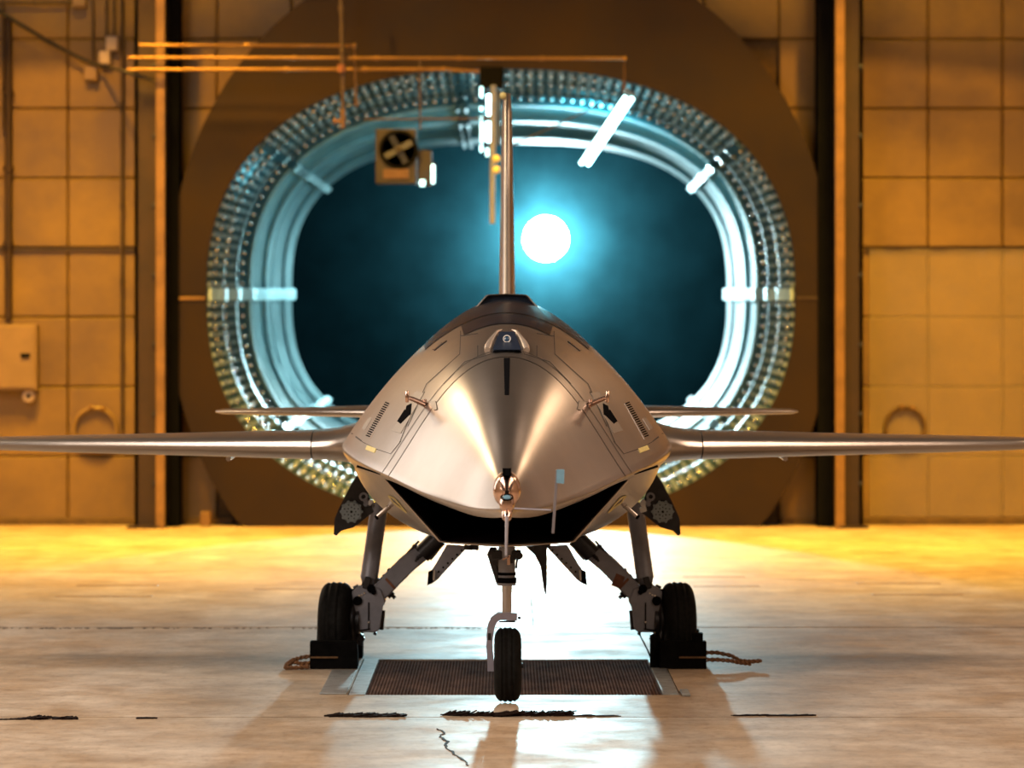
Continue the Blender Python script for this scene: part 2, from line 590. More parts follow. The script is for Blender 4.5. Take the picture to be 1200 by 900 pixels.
def in_hole(x, z, gx=2.42, gz=1.88):
    return (abs(x - TCX) / gx) ** 2.4 + (abs(z - TCZ) / gz) ** 2.4 < 1.0


PW, PH = 0.6, 0.56
bm = NB()
box(bm, -PW / 2 + .004, PW / 2 - .004, -0.03, 0.03, -PH / 2 + .004, PH / 2 - .004, 0.010)
pm = bpy.data.meshes.new('wall_panel')
bm.to_mesh(pm)
bm.free()
pm.materials.append(M['wall'])
npan = 0
for r in range(0, 11):
    zc = -0.01 + PH * (r + 0.5)
    cols = [-3.535 + PW * (k + .5) for k in range(-5, 6)] + [3.39 + PW * (k + .5) for k in range(-5, 5)]
    for xc in cols:
        if -0.3 < xc < -0.0 or False:
            pass
        if any(in_hole(xc + sx * PW / 2, zc + sz * PH / 2) for sx in (-1, -.5, 0, .5, 1) for sz in (-1, -.5, 0, .5, 1)):
            continue
        o = bpy.data.objects.new('wall_panel', pm)
        COL.objects.link(o)
        o.parent = wall
        o.location = Vector((xc, WY + random.uniform(-.004, .004), zc)) - WORLD[wall.name]
        o.rotation_euler = (random.uniform(-.006, .006), 0, random.uniform(-.006, .006))
        npan += 1
# clear plastic film over the right-hand panels
bm = NB()
for (a_, b_, c_, d_) in [(1018, 1200, 292, 605)]:
    nx, nz = 14, 20
    rows = []
    for j in range(nz + 1):
        row = []
        for i in range(nx + 1):
            p = W(a_ + (b_ - a_) * i / nx, c_ + (d_ - c_) * j / nz, WY)
            p.y = WY - 0.052 - 0.010 * random.random()
            row.append(p)
        rows.append(row)
    loft(bm, rows)
    rows2 = [[p + Vector((0, 0.004, 0)) for p in r] for r in rows]
    loft(bm, rows2)
sh = link('plastic_film', bm, 'sheet', wall, 60, label='wrinkled clear plastic film hanging over right wall panels')
# horizontal trim rails at the panel joint
for i, (a_, b_) in enumerate([(-8, -2.58), (2.88, 8)]):
    bm = NB()
    box(bm, a_, b_, WY - 0.055, WY - 0.031, 2.205, 2.225)
    t = link('trim_%d' % (i + 1), bm, 'conduit', None, 0, kind='structure')
# skirting ledge
for i, (a_, b_) in enumerate([(-9.9, -2.2), (2.2, 9.9)]):
    bm = NB()
    box(bm, a_, b_, WY - 0.07, WY - 0.032, 0.0, 0.055, 0.008)
    link('baseboard_' + ('left', 'right')[i], bm, 'wall_joint', None, 0, kind='structure')
# side walls, back-of-hall wall, ceiling
for nm, c_ in (('wall_left', (-10.2, -10, -6, 35.4, -.1, 9)), ('wall_right', (10, 10.2, -6, 35.4, -.1, 9)), ('wall_front', (-10, 10, -6.2, -6, -.1, 9))):
    bm = NB()
    box(bm, *c_)
    link(nm, bm, 'sidewall', None, 0, kind='structure')
bm = NB()
box(bm, -10.2, 10.2, -6.2, 35.4, 9, 9.2)
link('ceiling', bm, 'ceiling', None, 0, kind='structure')
# roof beams just above the picture that throw the slanting shadows on the wall
for i, (p, q) in enumerate([((-8, 33.6, 4.62), (-1.5, 33.6, 5.25)), ((1.5, 33.6, 5.25), (8, 33.6, 4.55))]):
    bm = NB()
    obox(bm, p, q, 0.22, 0.36)
    link('trim_%d' % (i + 3), bm, 'col_web', None, 0, kind='structure')

# ================================================================== STEEL COLUMNS
CYF = 34.15


def column(x_web0, x_web1, x_fl0, x_fl1, x_d0, x_d1, label):
    t = empty('steel_column', ((x_web0 + x_web1) / 2 * 1.0, 34.6, 0), label, 'column', 'steel columns beside the tunnel mouth')
    bm = NB()
    box(bm, x_web0, x_web1, CYF + 0.12, CYF + 0.15, 0, 8.9)
    box(bm, x_web0 if x_fl0 > x_web0 else x_web1 - 0.03, (x_web0 if x_fl0 > x_web0 else x_web1 - 0.03) + 0.03, CYF + 0.12, WY - 0.05, 0, 8.9)
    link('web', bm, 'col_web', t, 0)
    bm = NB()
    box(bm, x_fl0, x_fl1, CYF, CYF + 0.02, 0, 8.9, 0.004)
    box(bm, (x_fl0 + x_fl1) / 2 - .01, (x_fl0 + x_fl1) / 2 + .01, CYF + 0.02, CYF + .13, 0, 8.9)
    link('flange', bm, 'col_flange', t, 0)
    bm = NB()
    box(bm, x_d0, x_d1, CYF + 0.30, CYF + 0.33, 0, 8.9)
    box(bm, min(x_d0, x_d1), max(x_d0, x_d1), CYF + 0.33, WY - .05, 0, 8.9)
    link('dark_gap_plate', bm, 'black', t, 0)  # black plate stands in for the shaded gap beside the flange
    bm = NB()
    for z in [0.35 + 0.55 * k for k in range(9)]:
        for xx in ((x_web0 + x_web1) / 2 + (x_web1 - x_web0) * .38,):
            lathe(bm, (xx, CYF + 0.12, z), (0, -1, 0), [(0, .02), (.012, .02), (.015, .012), (.015, 0)], 8)
    link('bolts', bm, 'gear_dark', t, 30)
    bm = NB()
    box(bm, x_web0 - .05, x_web1 + .03, CYF - .03, CYF + .2, 0, .02)
    link('base_plate', bm, 'col_web', t, 0)


sX = CYF / F
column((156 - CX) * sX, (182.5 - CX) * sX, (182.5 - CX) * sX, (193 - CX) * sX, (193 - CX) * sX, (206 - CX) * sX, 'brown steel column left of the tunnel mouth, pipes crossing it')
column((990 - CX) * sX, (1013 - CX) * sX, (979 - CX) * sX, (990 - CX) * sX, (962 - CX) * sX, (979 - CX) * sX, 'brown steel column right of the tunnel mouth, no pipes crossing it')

# ================================================================== TUNNEL MOUTH
tm = empty('tunnel_mouth', (TCX, 34.5, 0), 'wide brown ring and ribbed metal bellmouth of the wind tunnel behind the aircraft', 'wind tunnel')
NS = 144
AN = [2 * PI * k / NS for k in range(NS)]


def ringpts(a, b, n, Y, cx=TCX, cz=TCZ):
    return [Vector((cx + ellp(a, b, n, an)[0], Y, cz + ellp(a, b, n, an)[1])) for an in AN]


def clampz(pts, z=0.001):
    return [Vector((p.x, p.y, max(z, p.z))) for p in pts]


# face ring: sectors with fine joints between
FY = 34.48
o_in = ringpts(2.345, 1.80, 2.4, FY)
o_out = clampz(ringpts(2.645, 2.83, 2.12, FY))
o_outb = clampz(ringpts(2.645, 2.83, 2.12, WY - .03))
sect = [0, 18, 36, 54, 72, 90, 108, 126]
for i, s0 in enumerate(sect):
    s1 = s0 + 18
    idx = [k % NS for k in range(s0, s1 + 1)]
    bm = NB()
    A = [o_in[k].copy() for k in idx]
    B = [o_out[k].copy() for k in idx]
    Cc = [o_outb[k].copy() for k in idx]
    mid = [[a_.lerp(b_, t) for a_, b_ in zip(A, B)] for t in (0, .5, 1)]
    lift = 0.004 * (i % 2)
    rows = [[p + Vector((0, 0.12, 0)) for p in A]] + [[p - Vector((0, lift, 0)) for p in r] for r in mid] + [Cc]
    loft(bm, rows)
    link('face_plate', bm, 'ring', tm, 30)
# thin bright joints on the ring at mid-height
for sgn in (-1, 1):
    bm = NB()
    xa = TCX + sgn * 2.35
    xb = TCX + sgn * 2.64
    box(bm, min(xa, xb), max(xa, xb), FY - .012, FY, TCZ - .045, TCZ - .020, .003)
    link('joint_cover', bm, 'col_flange' if sgn < 0 else 'col_web', tm, 0)

# bellmouth lining
prof = [(345, 265, 34.50), (341, 262, 34.62), (336, 257, 34.75), (330, 252, 34.90), (324, 246, 35.15), (316, 239, 35.45),
        (309, 232, 35.80), (301, 225, 36.20), (293, 215, 36.8), (284, 206, 37.4), (275, 197, 38.1), (265, 186, 39.0), (255, 176, 40.0)]
steps = [0, 0, .012, -.010, .014, -.012, .016, -.014, .016, -.006, .010, -.006, 0]
R_in = []
for (pa, pb, Y), st in zip(prof, steps):
    f = (Y - 34.5) / 5.5
    cxp, czp = 587 + 10 * f, 345
    n = 2.4 + 0.35 * f
    a, b = pa * Y / F, pb * Y / F
    c = W(cxp, czp, Y)
    R_in.append((a + st, b + st, n, Y, c.x, c.z))


def lring(i, d=0.0, dy=0.0):
    a, b, n, Y, cx, cz = R_in[i]
    return ringpts(a + d, b + d, n, Y + dy, cx, cz)


for i in range(len(R_in) - 1):
    bm = NB()
    A, B = lring(i), lring(i + 1)
    # a small folded ledge at the near edge of each ring
    led = lring(i, -0.018 if i % 2 else -0.006)
    led2 = lring(i, -0.018 if i % 2 else -0.006, 0.03)
    loft(bm, [[p for p in A], led, led2, B, [p + Vector((0, 0.0, 0)) for p in lring(i + 1, 0.05)], lring(i, 0.05), A], closed=True)
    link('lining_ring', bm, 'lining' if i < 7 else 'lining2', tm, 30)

# small ribs and rivets on the near rings


def pt_on(s, an):
    i = min(int(s), len(R_in) - 2)
    f = s - i
    v = [R_in[i][k] * (1 - f) + R_in[i + 1][k] * f for k in range(6)]
    ex, ez = ellp(v[0], v[1], v[2], an)
    p = Vector((v[4] + ex, v[3], v[5] + ez))
    q = Vector((v[4], v[3], v[5]))
    return p, (q - p).normalized()


def even_angles(a, b, n, num):
    fine = [2 * PI * k / 2000 for k in range(2001)]
    ps = [ellp(a, b, n, t) for t in fine]
    d = [0]
    for u, v in zip(ps, ps[1:]):
        d.append(d[-1] + math.hypot(v[0] - u[0], v[1] - u[1]))
    out = []
    j = 0
    for k in range(num):
        tgt = d[-1] * k / num
        while d[j + 1] < tgt:
            j += 1
        out.append(fine[j] + (fine[j + 1] - fine[j]) * (tgt - d[j]) / max(1e-9, d[j + 1] - d[j]))
    return out


EA = even_angles(2.3, 1.75, 2.4, 168)
for row, (s0, s1, w_) in enumerate([(0.15, 1.5, .034), (2.1, 3.3, .034), (4.1, 5.4, .032)]):
    bm = NB()
    for an in EA:
        p, n1 = pt_on(s0, an)
        q, n2 = pt_on(s1, an)
        obox(bm, p + n1 * .006, q + n2 * .006, w_, .034, up=n1)
    link('ribs', bm, 'rib', tm, 0, kind='stuff')
EB = even_angles(2.3, 1.75, 2.4, 150)
for row, s_ in enumerate([1.85, 3.7, 6.3]):
    bm = NB()
    for an in EB:
        p, n1 = pt_on(s_, an)
        ax = (n1 + Vector((0, -0.6, 0))).normalized()
        lathe(bm, p + n1 * .004, ax, [(0, .024), (.012, .021), (.024, .012), (.028, 0)], 8)
    link('rivets', bm, 'steel', tm, 60, kind='stuff')
# longitudinal joint straps
for an in [0.0, PI, math.radians(38), math.radians(142), math.radians(-38), math.radians(-142), math.radians(96)]:
    for d_ in ((0,) if abs(math.sin(an)) < .01 else (-.012, .012)):
        bm = NB()
        for k in range(12):
            p, n1 = pt_on(k, an + d_)
            q, n2 = pt_on(k + .98, an + d_)
            obox(bm, p + n1 * .028, q + n2 * .028, .10 if abs(math.sin(an)) < .01 else .030, .02, up=n1)
        link('joint_strap', bm, 'strap' if abs(math.sin(an)) < .01 else 'lining', tm, 0)
# collar at the small end and the black chamber behind it
bm = NB()
A = lring(12)
cxr, czr = R_in[12][4], R_in[12][5]
far = [Vector((cxr + 3.6 * math.cos(an) * 1.25, 40.06, czr + 3.0 * math.sin(an))) for an in AN]
loft(bm, [[p + Vector((0, .02, 0)) for p in A], far], closed=True)
link('bulkhead', bm, 'chamber', tm, 0)
bm = NB()
box(bm, -6.0, 6.0, 40.1, 50.42, -2.5, 6.5)
bmesh.ops.delete(bm, geom=[f for f in bm.faces if abs(f.calc_center_median().y - 40.1) < .01], context='FACES')
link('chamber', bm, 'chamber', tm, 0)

# ================================================================== FLOOD LAMP
fx, fy, fz = LAMP_POS
ft = empty('flood_lamp', (fx, fy, fz), 'brilliant cyan-white flood lamp shining far inside the tunnel', 'lamp')
bm = NB()
bmesh.ops.create_uvsphere(bm, u_segments=24, v_segments=16, radius=0.25)
bmesh.ops.translate(bm, verts=bm.verts[:], vec=LAMP_POS)
link('globe', bm, 'flood', ft, 60)
bm = NB()
tube(bm, [(fx, fy + .245, fz), (fx, 50.415, fz)], .04)
lathe(bm, (fx, 50.415, fz), (0, -1, 0), [(0, 0), (0, .12), (.03, .12), (.03, 0)], 24)
link('wall_bracket', bm, 'chamber', ft, 40)

# ================================================================== FIXTURES AT THE MOUTH


def pipe(name, pts, r, m, label, cat, group=None, seg=10, elbows=True):
    t = empty(name, pts[0], label, cat, group)
    bm = NB()
    tube(bm, pts, r, seg)
    link('tube', bm, m, t, 50)
    for p in pts[1:-1]:
        bm = NB()
        bmesh.ops.create_icosphere(bm, subdivisions=2, radius=r * 1.5, matrix=Matrix.Translation(p))
        link('elbow', bm, m, t, 50)
    p0, q0 = Vector(pts[0]), Vector(pts[1])
    d = q0 - p0
    L = d.length
    for k in range(1, max(2, int(L / 0.6))):
        c = p0 + d * (k / max(2, int(L / 0.6)))
        dn = d.normalized()
        bm = NB()
        lathe(bm, c - dn * .02, dn, [(0, r * .9), (0, r * 1.45), (.04, r * 1.45), (.04, r * .9)], 10)
        link('coupling', bm, m, t, 50)
    return t


PY = 34.0
pipe('steam_pipe', [W(163, 53, PY), W(415, 53.5, PY), W(417.5, 125, PY)], .013, 'pipe', 'top brass-coloured pipe of three, turning down at left of the mouth', 'pipe', 'three horizontal pipes crossing the tunnel top')
pipe('steam_pipe', [W(150, 67.5, PY - .06), W(732, 68.5, PY - .06), W(731, 108, PY - .06)], .012, 'pipe', 'middle and longest brass-coloured pipe, turning down above the lit tube lamp', 'pipe', 'three horizontal pipes crossing the tunnel top')
pipe('steam_pipe', [W(150, 81.5, PY + .07), W(520, 81, PY + .07), W(562, 84, PY + .07)], .014, 'pipe', 'lowest brass-coloured pipe of three, ending over the tunnel opening', 'pipe', 'three horizontal pipes crossing the tunnel top')
dp = pipe('drop_pipe', [W(399, -40, PY - .12), W(401, 60, PY - .12), W(402, 128, PY - .12)], .016, 'conduit', 'dark vertical drop pipe with a small brass valve at its foot', 'pipe')
bm = NB()
tube(bm, [W(402, 128, PY - .12), W(402, 150, PY - .12)], .02)
tube(bm, [W(391, 142, PY - .12), W(403, 142, PY - .12)], .012)
lathe(bm, W(391, 142, PY - .12), (1, 0, 0), [(0, 0), (0, .03), (.012, .03), (.012, 0)], 12)
link('valve', bm, 'pipe', dp, 50, label='small brass valve')
bm = NB()
lathe(bm, W(400, 80, PY - .14), (0, 0, 1), [(-.03, 0), (-.03, .03), (.03, .03), (.03, 0)], 10)
link('red_clamp', bm, 'rust', dp, 50, label='rust red pipe clamp')
bar = pipe('hanger_rail', [W(425, 140, PY + .1), W(572, 139, PY + .1)], .007, 'conduit', 'thin dark horizontal rail above the fan box', 'rail')
bar = pipe('hanger_rod', [W(492, 70, PY + .08), W(492.5, 152, PY + .08)], .009, 'conduit', 'thin dark vertical rod holding up the fan box', 'rod')
bar = pipe('guy_rope', [W(598, 171, PY + .1), W(650, 148, PY + .1), W(716, 116, PY + .1)], .007, 'cable', 'dark slanting rope from the mast to the lit tube lamp', 'rope')

# box fan
fb = empty('box_fan', W(468, 216, PY), 'square olive box fan hanging at top left of the tunnel opening', 'fan')
p0, p1 = W(440, 215, PY), W(488, 151, PY)
bm = NB()
box(bm, p0.x, p1.x, PY + .02, PY + .2, p0.z, p1.z, .01)
link('case', bm, 'fanbox', fb, 30)
c = W(467, 175, PY)
bm = NB()
lathe(bm, (c.x, PY + .022, c.z), (0, -1, 0), [(0, 0), (0, .155), (.012, .155), (.012, .135), (.002, .13), (.002, 0)], 28)
link('shroud', bm, 'black', fb, 40)
for k in range(4):
    an = k * PI / 2 + .5
    bm = NB()
    d = Vector((math.cos(an), 0, math.sin(an)))
    obox(bm, Vector((c.x, PY + .012, c.z)) + d * .02, Vector((c.x, PY + .008, c.z)) + d * .12, .05, .004, up=(0, -1, .3))
    link('fan_blade', bm, 'gear_dark', fb, 0)
bm = NB()
lathe(bm, (c.x, PY + .01, c.z), (0, -1, 0), [(0, 0), (0, .03), (.02, .025), (.025, 0)], 16)
link('hub', bm, 'fanbox', fb, 40)
bm = NB()
p, q = W(449, 209, PY), W(479, 198, PY)
box(bm, p.x, q.x, PY + .012, PY + .021, p.z, q.z, .002)
link('label_plate', bm, 'pipe', fb, 0, label='pale worn label plate')
bm = NB()
p, q = W(489, 217, PY), W(506, 176, PY)
box(bm, p.x, q.x, PY + .05, PY + .2, p.z, q.z, .008)
link('side_box', bm, 'fanbox', fb, 30)
for (a_, b_, c_, d_) in [(505.5, 193, 509.5, 215), (492, 211, 498, 218)]:
    il = empty('indicator_lamp', W((a_ + c_) / 2, d_, PY), 'slim lit cyan indicator tube at right edge of box fan' if a_ > 500 else 'small round lit cyan indicator at lower corner of box fan', 'lamp', 'lit indicators by the box fan')
    bm = NB()
    p, q = W(a_, d_, PY), W(c_, b_, PY)
    box(bm, p.x, q.x, PY - .01, PY + .02, p.z, q.z, .006)
    link('lens', bm, 'tube_dim', il, 40)
    bm = NB()
    box(bm, p.x - .004, q.x + .004, PY + .021, PY + .05, p.z - .004, q.z + .004)
    link('holder', bm, 'fanbox', il, 0)


def tube_lamp(name, segs, r, m, label, group, hold):
    t = empty(name, segs[0][0], label, 'lamp', group)
    for (p, q) in segs:
        bm = NB()
        tube(bm, [p, q], r, 12)
        link('lit_tube', bm, m, t, 50)
    bm = NB()
    for (p, q) in hold:
        obox(bm, p, q, .09, .03, up=(0, 1, 0))
    link('fitting', bm, 'fanbox', t, 0)
    return t


LY = 34.35
tube_lamp('tube_lamp', [(W(733, 114, LY), W(681, 192, LY + .35)), (W(741, 115, LY + .05), W(689, 193, LY + .4))], .016, 'tube',
          'bright slanting twin tube lamp hanging in the upper right of the opening', 'tube lamps in the tunnel mouth',
          [(W(740, 108, LY + .06), W(686, 189, LY + .42))])
tube_lamp('tube_lamp', [(W(573.5, 111, LY), W(573.5, 135, LY)), (W(573, 143, LY), W(573, 166, LY))], .021, 'tube',
          'bright upright tube lamp beside the mast top', 'tube lamps in the tunnel mouth',
          [(W(580, 106, LY + .06), W(580, 170, LY + .06))])
for (px_, y_, h_, lb) in [(564, 102, 12, 'topmost cyan marker light left of the upright tube lamp'), (564, 125, 5, 'second cyan marker light from the top left of the upright tube lamp'), (564, 137, 4, 'tiny cyan marker light just above the long one, left of the upright tube lamp'), (564.5, 143, 24, 'longest cyan marker light left of the lower upright tube'), (564, 170, 8, 'lowest left cyan marker light under the long one'), (571, 174, 9, 'cyan marker light directly below the upright tube lamp')]:
    il = empty('marker_lamp', W(px_, y_ + h_, LY), lb, 'lamp', 'marker lights beside the upright tube lamp')
    bm = NB()
    tube(bm, [W(px_, y_, LY), W(px_, y_ + h_, LY)], .012, 10)
    link('lens', bm, 'tube_dim', il, 50)
    bm = NB()
    obox(bm, W(px_ + 3, y_ - 2, LY + .04), W(px_ + 3, y_ + h_ + 2, LY + .04), .05, .02, up=(0, 1, 0))
    link('holder', bm, 'gear_dark', il, 0)
# mast behind the aircraft (dark post with fittings)
ms = empty('lamp_mast', (W(581, 262, 34.2).x, 34.2, W(581, 262, 34.2).z), 'grey hanging post with amber-lit fittings left of the tail fin', 'post')
bm = NB()
tube(bm, [W(577, 262, 34.2), W(578, 100, 34.2)], .022)
link('post', bm, 'gear', ms, 50)
bm = NB()
for yy in (186, 199):
    bmesh.ops.create_icosphere(bm, subdivisions=2, radius=.03, matrix=Matrix.Translation(W(582, yy, 34.1)))
link('fitting', bm, 'yellow_tag', ms, 50)
bm = NB()
p, q = W(562, 104, LY), W(590, 78, LY)
box(bm, p.x, q.x, LY, LY + .15, p.z, q.z, .01)
link('head_box', bm, 'black', ms, 0)

# electrical gear on the left wall
YB = WY - .035


def wallbox(name, x0, x1, y0, y1, dep, m, label, cat, group=None, extra=None):
    p, q = W(x0, y1, YB), W(x1, y0, YB)
    t = empty(name, (0.5 * (p.x + q.x), YB, p.z), label, cat, group)
    bm = NB()
    box(bm, p.x, q.x, YB - dep, YB, p.z, q.z, .006)
    link('case', bm, m, t, 30)
    return t, p, q


t, p, q = wallbox('breaker_cabinet', -14, 45.5, 380, 457, .15, 'box', 'large beige electrical cabinet with black latch on the left wall', 'cabinet')
bm = NB()
box(bm, p.x + .02, q.x - .025, YB - .162, YB - .151, p.z + .02, q.z - .02, .004)
dr = link('door', bm, 'box', t, 30)
a_, b_ = W(27, 419, YB), W(38, 414, YB)
bm = NB()
box(bm, a_.x, b_.x, YB - .18, YB - .163, a_.z, b_.z, .003)
link('latch', bm, 'black', dr, 0)
bm = NB()
c = W(35, 464, YB)
lathe(bm, (c.x, YB, c.z), (0, -1, 0), [(0, .05), (.1, .05), (.11, .035), (.11, .02), (.10, .02), (.10, 0)], 20)
link('socket', bm, 'box_light', t, 40)
bm = NB()
lathe(bm, (c.x, YB - .101, c.z), (0, -1, 0), [(0, .02), (.004, .018), (.004, 0)], 12)
link('socket_hole', bm, 'black', t, 40)
for (x0, x1, y0, y1, lb, m_) in [(125, 139, 43, 60, 'highest pale junction box beside the left column', 'box_light'), (117, 130, 60, 76, 'middle pale junction box beside the left column', 'box_light'), (99, 115, 77, 95, 'lowest tan junction box where the hanging cable ends', 'box'), (86, 102, -4, 9, 'tan junction box cut by the top edge of the picture', 'box')]:
    t, p, q = wallbox('junction_box', x0, x1, y0, y1, .08, m_, lb, 'box', 'junction boxes on the left wall')
    bm = NB()
    box(bm, p.x + .008, q.x - .008, YB - .088, YB - .081, p.z + .008, q.z - .008, .002)
    link('lid', bm, m_, t, 0)
for (x, ya, yb, r, lb) in [(10, 20, 375, .030, 'thick brown vertical conduit at the far left, ending over the cabinet'), (3.5, -20, 150, .012, 'thin vertical conduit at the left picture edge'),
                           (109, -20, 75, .010, 'thin vertical conduit running up from the lowest junction box'), (125, -20, 44, .010, 'left of two thin conduits above the highest junction box'),
                           (133.5, -20, 44, .008, 'right of two thin conduits above the highest junction box'), (143, -20, 505, .014, 'long thin vertical conduit just left of the left column')]:
    t = pipe('wall_conduit', [W(x, yb, YB - .05), W(x, ya, YB - .05)], r, 'conduit' if r != .030 else 'col_web', lb, 'conduit', 'vertical conduits on the left wall')
t = pipe('wall_conduit', [W(-5, 3, YB - .05), W(86, 3, YB - .05)], .012, 'conduit', 'short horizontal conduit at the top left corner', 'conduit')
t = empty('hanging_cable', W(0, 14, YB - .1), 'black cable sagging from the top left corner to the junction boxes', 'cable')
bm = NB()
cp = [(-10, 8), (5, 17), (30, 32), (55, 48), (80, 61), (100, 71), (118, 77), (140, 82), (160, 88), (178, 94)]
tube(bm, [W(a_, b_, YB - .11 if a_ < 140 else CYF - .03) for a_, b_ in cp], .016, 8)
link('cord', bm, 'cable', t, 60)
for (cx_, cy_, rr, m_, lb) in [(112, 503, 27, 'box', 'round cable-port ring low on the left wall above the wing'), (1060, 500, 25, 'wall_joint', 'round cable-port ring low on the right wall above the wing')]:
    c = W(cx_, cy_, YB)
    t = empty('port_ring', c - Vector((0, 0, rr * .0069)), lb, 'ring', 'round port rings in the end wall')
    bm = NB()
    R_ = rr * YB / F
    lathe(bm, (c.x, YB, c.z), (0, -1, 0), [(0, R_), (.05, R_), (.06, R_ - .012), (.05, R_ - .03), (0, R_ - .03)], 40)
    link('rim', bm, m_, t, 40)
    bm = NB()
    lathe(bm, (c.x, YB, c.z), (0, -1, 0), [(.004, 0), (.004, R_ - .031), (0, R_ - .031)], 40)
    link('cover', bm, 'wall', t, 40)
    for an in (1.2, 1.75):
        bm = NB()
        bmesh.ops.create_icosphere(bm, subdivisions=2, radius=.022, matrix=Matrix.Translation((c.x + (R_ - .01) * math.cos(an), YB - .05, c.z + (R_ - .01) * math.sin(an))))
        link('clip', bm, 'pipe', t, 40)
# small debris on floor against the wall
for (a_, b_, lb) in [(235, 247, 'small yellow-lit block on the floor against the wall'), (148, 128, None)]:
    if lb:
        t = empty('floor_block', W(a_, 615, 34.6), lb, 'block')
        bm = NB()
        p, q = W(a_, 600, 34.6), W(b_, 614, 34.6)
        box(bm, p.x, q.x, 34.55, 34.68, 0, p.z, .006)
        link('block', bm, 'col_flange', t, 0)

# ================================================================== FLOOR GRATE
gt = empty('floor_grate', ((GX0 + GX1) / 2, (GY0 + GY1) / 2, -.06), 'brown steel floor grate with bare aluminium side strips under the nose wheel', 'grate')
bm = NB()
box(bm, GX0, GX1, GY0, GY1, -.095, -.06)
link('pan', bm, 'grate_pan', gt, 0)
bm = NB()
n = 88
for k in range(n + 1):
    x = GX0 + (GX1 - GX0) * k / n
    box(bm, x - .003, x + .003, GY0, GY1, -.03, -.004)
link('bearing_bars', bm, 'grate', gt, 0, kind='stuff')
bm = NB()
for k in range(41):
    y = GY0 + (GY1 - GY0) * k / 40
    box(bm, GX0, GX1, y - .009, y + .009, -.028, -.006)
link('cross_bars', bm, 'grate', gt, 0, kind='stuff')
for (a_, b_) in ((GX0 - .074, GX0 - .004), (GX1 + .004, GX1 + .074)):
    bm = NB()
    box(bm, a_, b_, GY0 - .02, GY1 + .02, -.08, .004, .002)
    link('side_strip', bm, 'aluminium', gt, 0)
t = tag(link('aluminium_offcut', box(NB(), GX0 - .20, GX0 - .085, GY0 + .0, GY1 - .68, .0006, .006, .002), 'aluminium', None, 0), 'flat bare aluminium sheet lying left of the floor grate', 'metal sheet')
t = tag(link('aluminium_bracket', box(NB(), GX1 + .085, GX1 + .12, GY0 - .1, GY0 + .18, .0006, .010, .002), 'aluminium', None, 0), 'small bright metal bracket at near right corner of the floor grate', 'bracket')

# ================================================================== AIRCRAFT
ac = empty('drone_aircraft', (0, 19.6, 0), 'satin bronze-grey jet drone aircraft facing the camera on three wheels', 'aircraft')
ST = [  # Y, wc, zc, wl, zl, zt, k1, k2x, k2z
    (15.96, .004, .900, .003, .865, .925, .50, .70, .45),
    (16.20, .055, .888, .045, .852, .968, .50, .70, .45),
    (16.5, .135, .882, .116, .845, 1.045, .46, .68, .42),
    (17.0, .307, .912, .285, .882, 1.243, .44, .68, .40),
    (17.6, .478, .965, .462, .938, 1.445, .46, .72, .40),
    (18.2, .615, 1.005, .585, .950, 1.560, .44, .75, .38),
    (18.9, .715, 1.045, .667, .963, 1.640, .41, .82, .36),
    (19.6, .722, 1.05, .678, .965, 1.688, .38, .81, .35),
    (20.2, .70, 1.055, .655, .97, 1.70, .38, .81, .35),
    (21.2, .58, 1.08, .55, 1.0, 1.61, .38, .78, .31),
    (22.4, .30, 1.12, .28, 1.06, 1.36, .5, .8, .4)]
ST = np.array(ST)


def hermite(x):
    xs = ST[:, 0]
    i = int(np.clip(np.searchsorted(xs, x) - 1, 0, len(xs) - 2))
    h = xs[i + 1] - xs[i]
    t = (x - xs[i]) / h

    def slope(k):
        if k == 0:
            return (ST[1] - ST[0]) / (xs[1] - xs[0])
        if k == len(xs) - 1:
            return (ST[-1] - ST[-2]) / (xs[-1] - xs[-2])
        h0, h1 = xs[k] - xs[k - 1], xs[k + 1] - xs[k]
        d0, d1 = (ST[k] - ST[k - 1]) / h0, (ST[k + 1] - ST[k]) / h1
        return (d0 * h1 + d1 * h0) / (h0 + h1)
    m0, m1 = slope(i), slope(i + 1)
    return ((2 * t**3 - 3 * t**2 + 1) * ST[i] + (t**3 - 2 * t**2 + t) * h * m0 + (-2 * t**3 + 3 * t**2) * ST[i + 1] + (t**3 - t**2) * h * m1)


def bez(p0, p1, p2, p3, t):
    s = 1 - t
    return (s**3 * p0[0] + 3 * s * s * t * p1[0] + 3 * s * t * t * p2[0] + t**3 * p3[0], s**3 * p0[1] + 3 * s * s * t * p1[1] + 3 * s * t * t * p2[1] + t**3 * p3[1])


NU = 26


def upper(Y):
    """right-to-left points over the top, from the lip on +X to the lip on -X"""
    _, wc, zc, wl, zl, zt, k1, kx, kz = hermite(Y)
    h = zt - zc
    half = [bez((0, zt), (k1 * wc, zt), (kx * wc, zc + kz * h), (wc, zc), i / NU) for i in range(NU + 1)]
    # rounded chine to the lip
    ch = [bez((wc, zc), (wc * 1.006 + .002, zc - .35 * (zc - zl)), (wl + .6 * (wc - wl), zl + .3 * (zc - zl)), (wl, zl), i / 5) for i in range(1, 6)]
    pos = half + ch
    R = [Vector((x, Y, z)) for x, z in pos[::-1]]
    L = [Vector((-x, Y, z)) for x, z in pos[1:]]
    return R + L


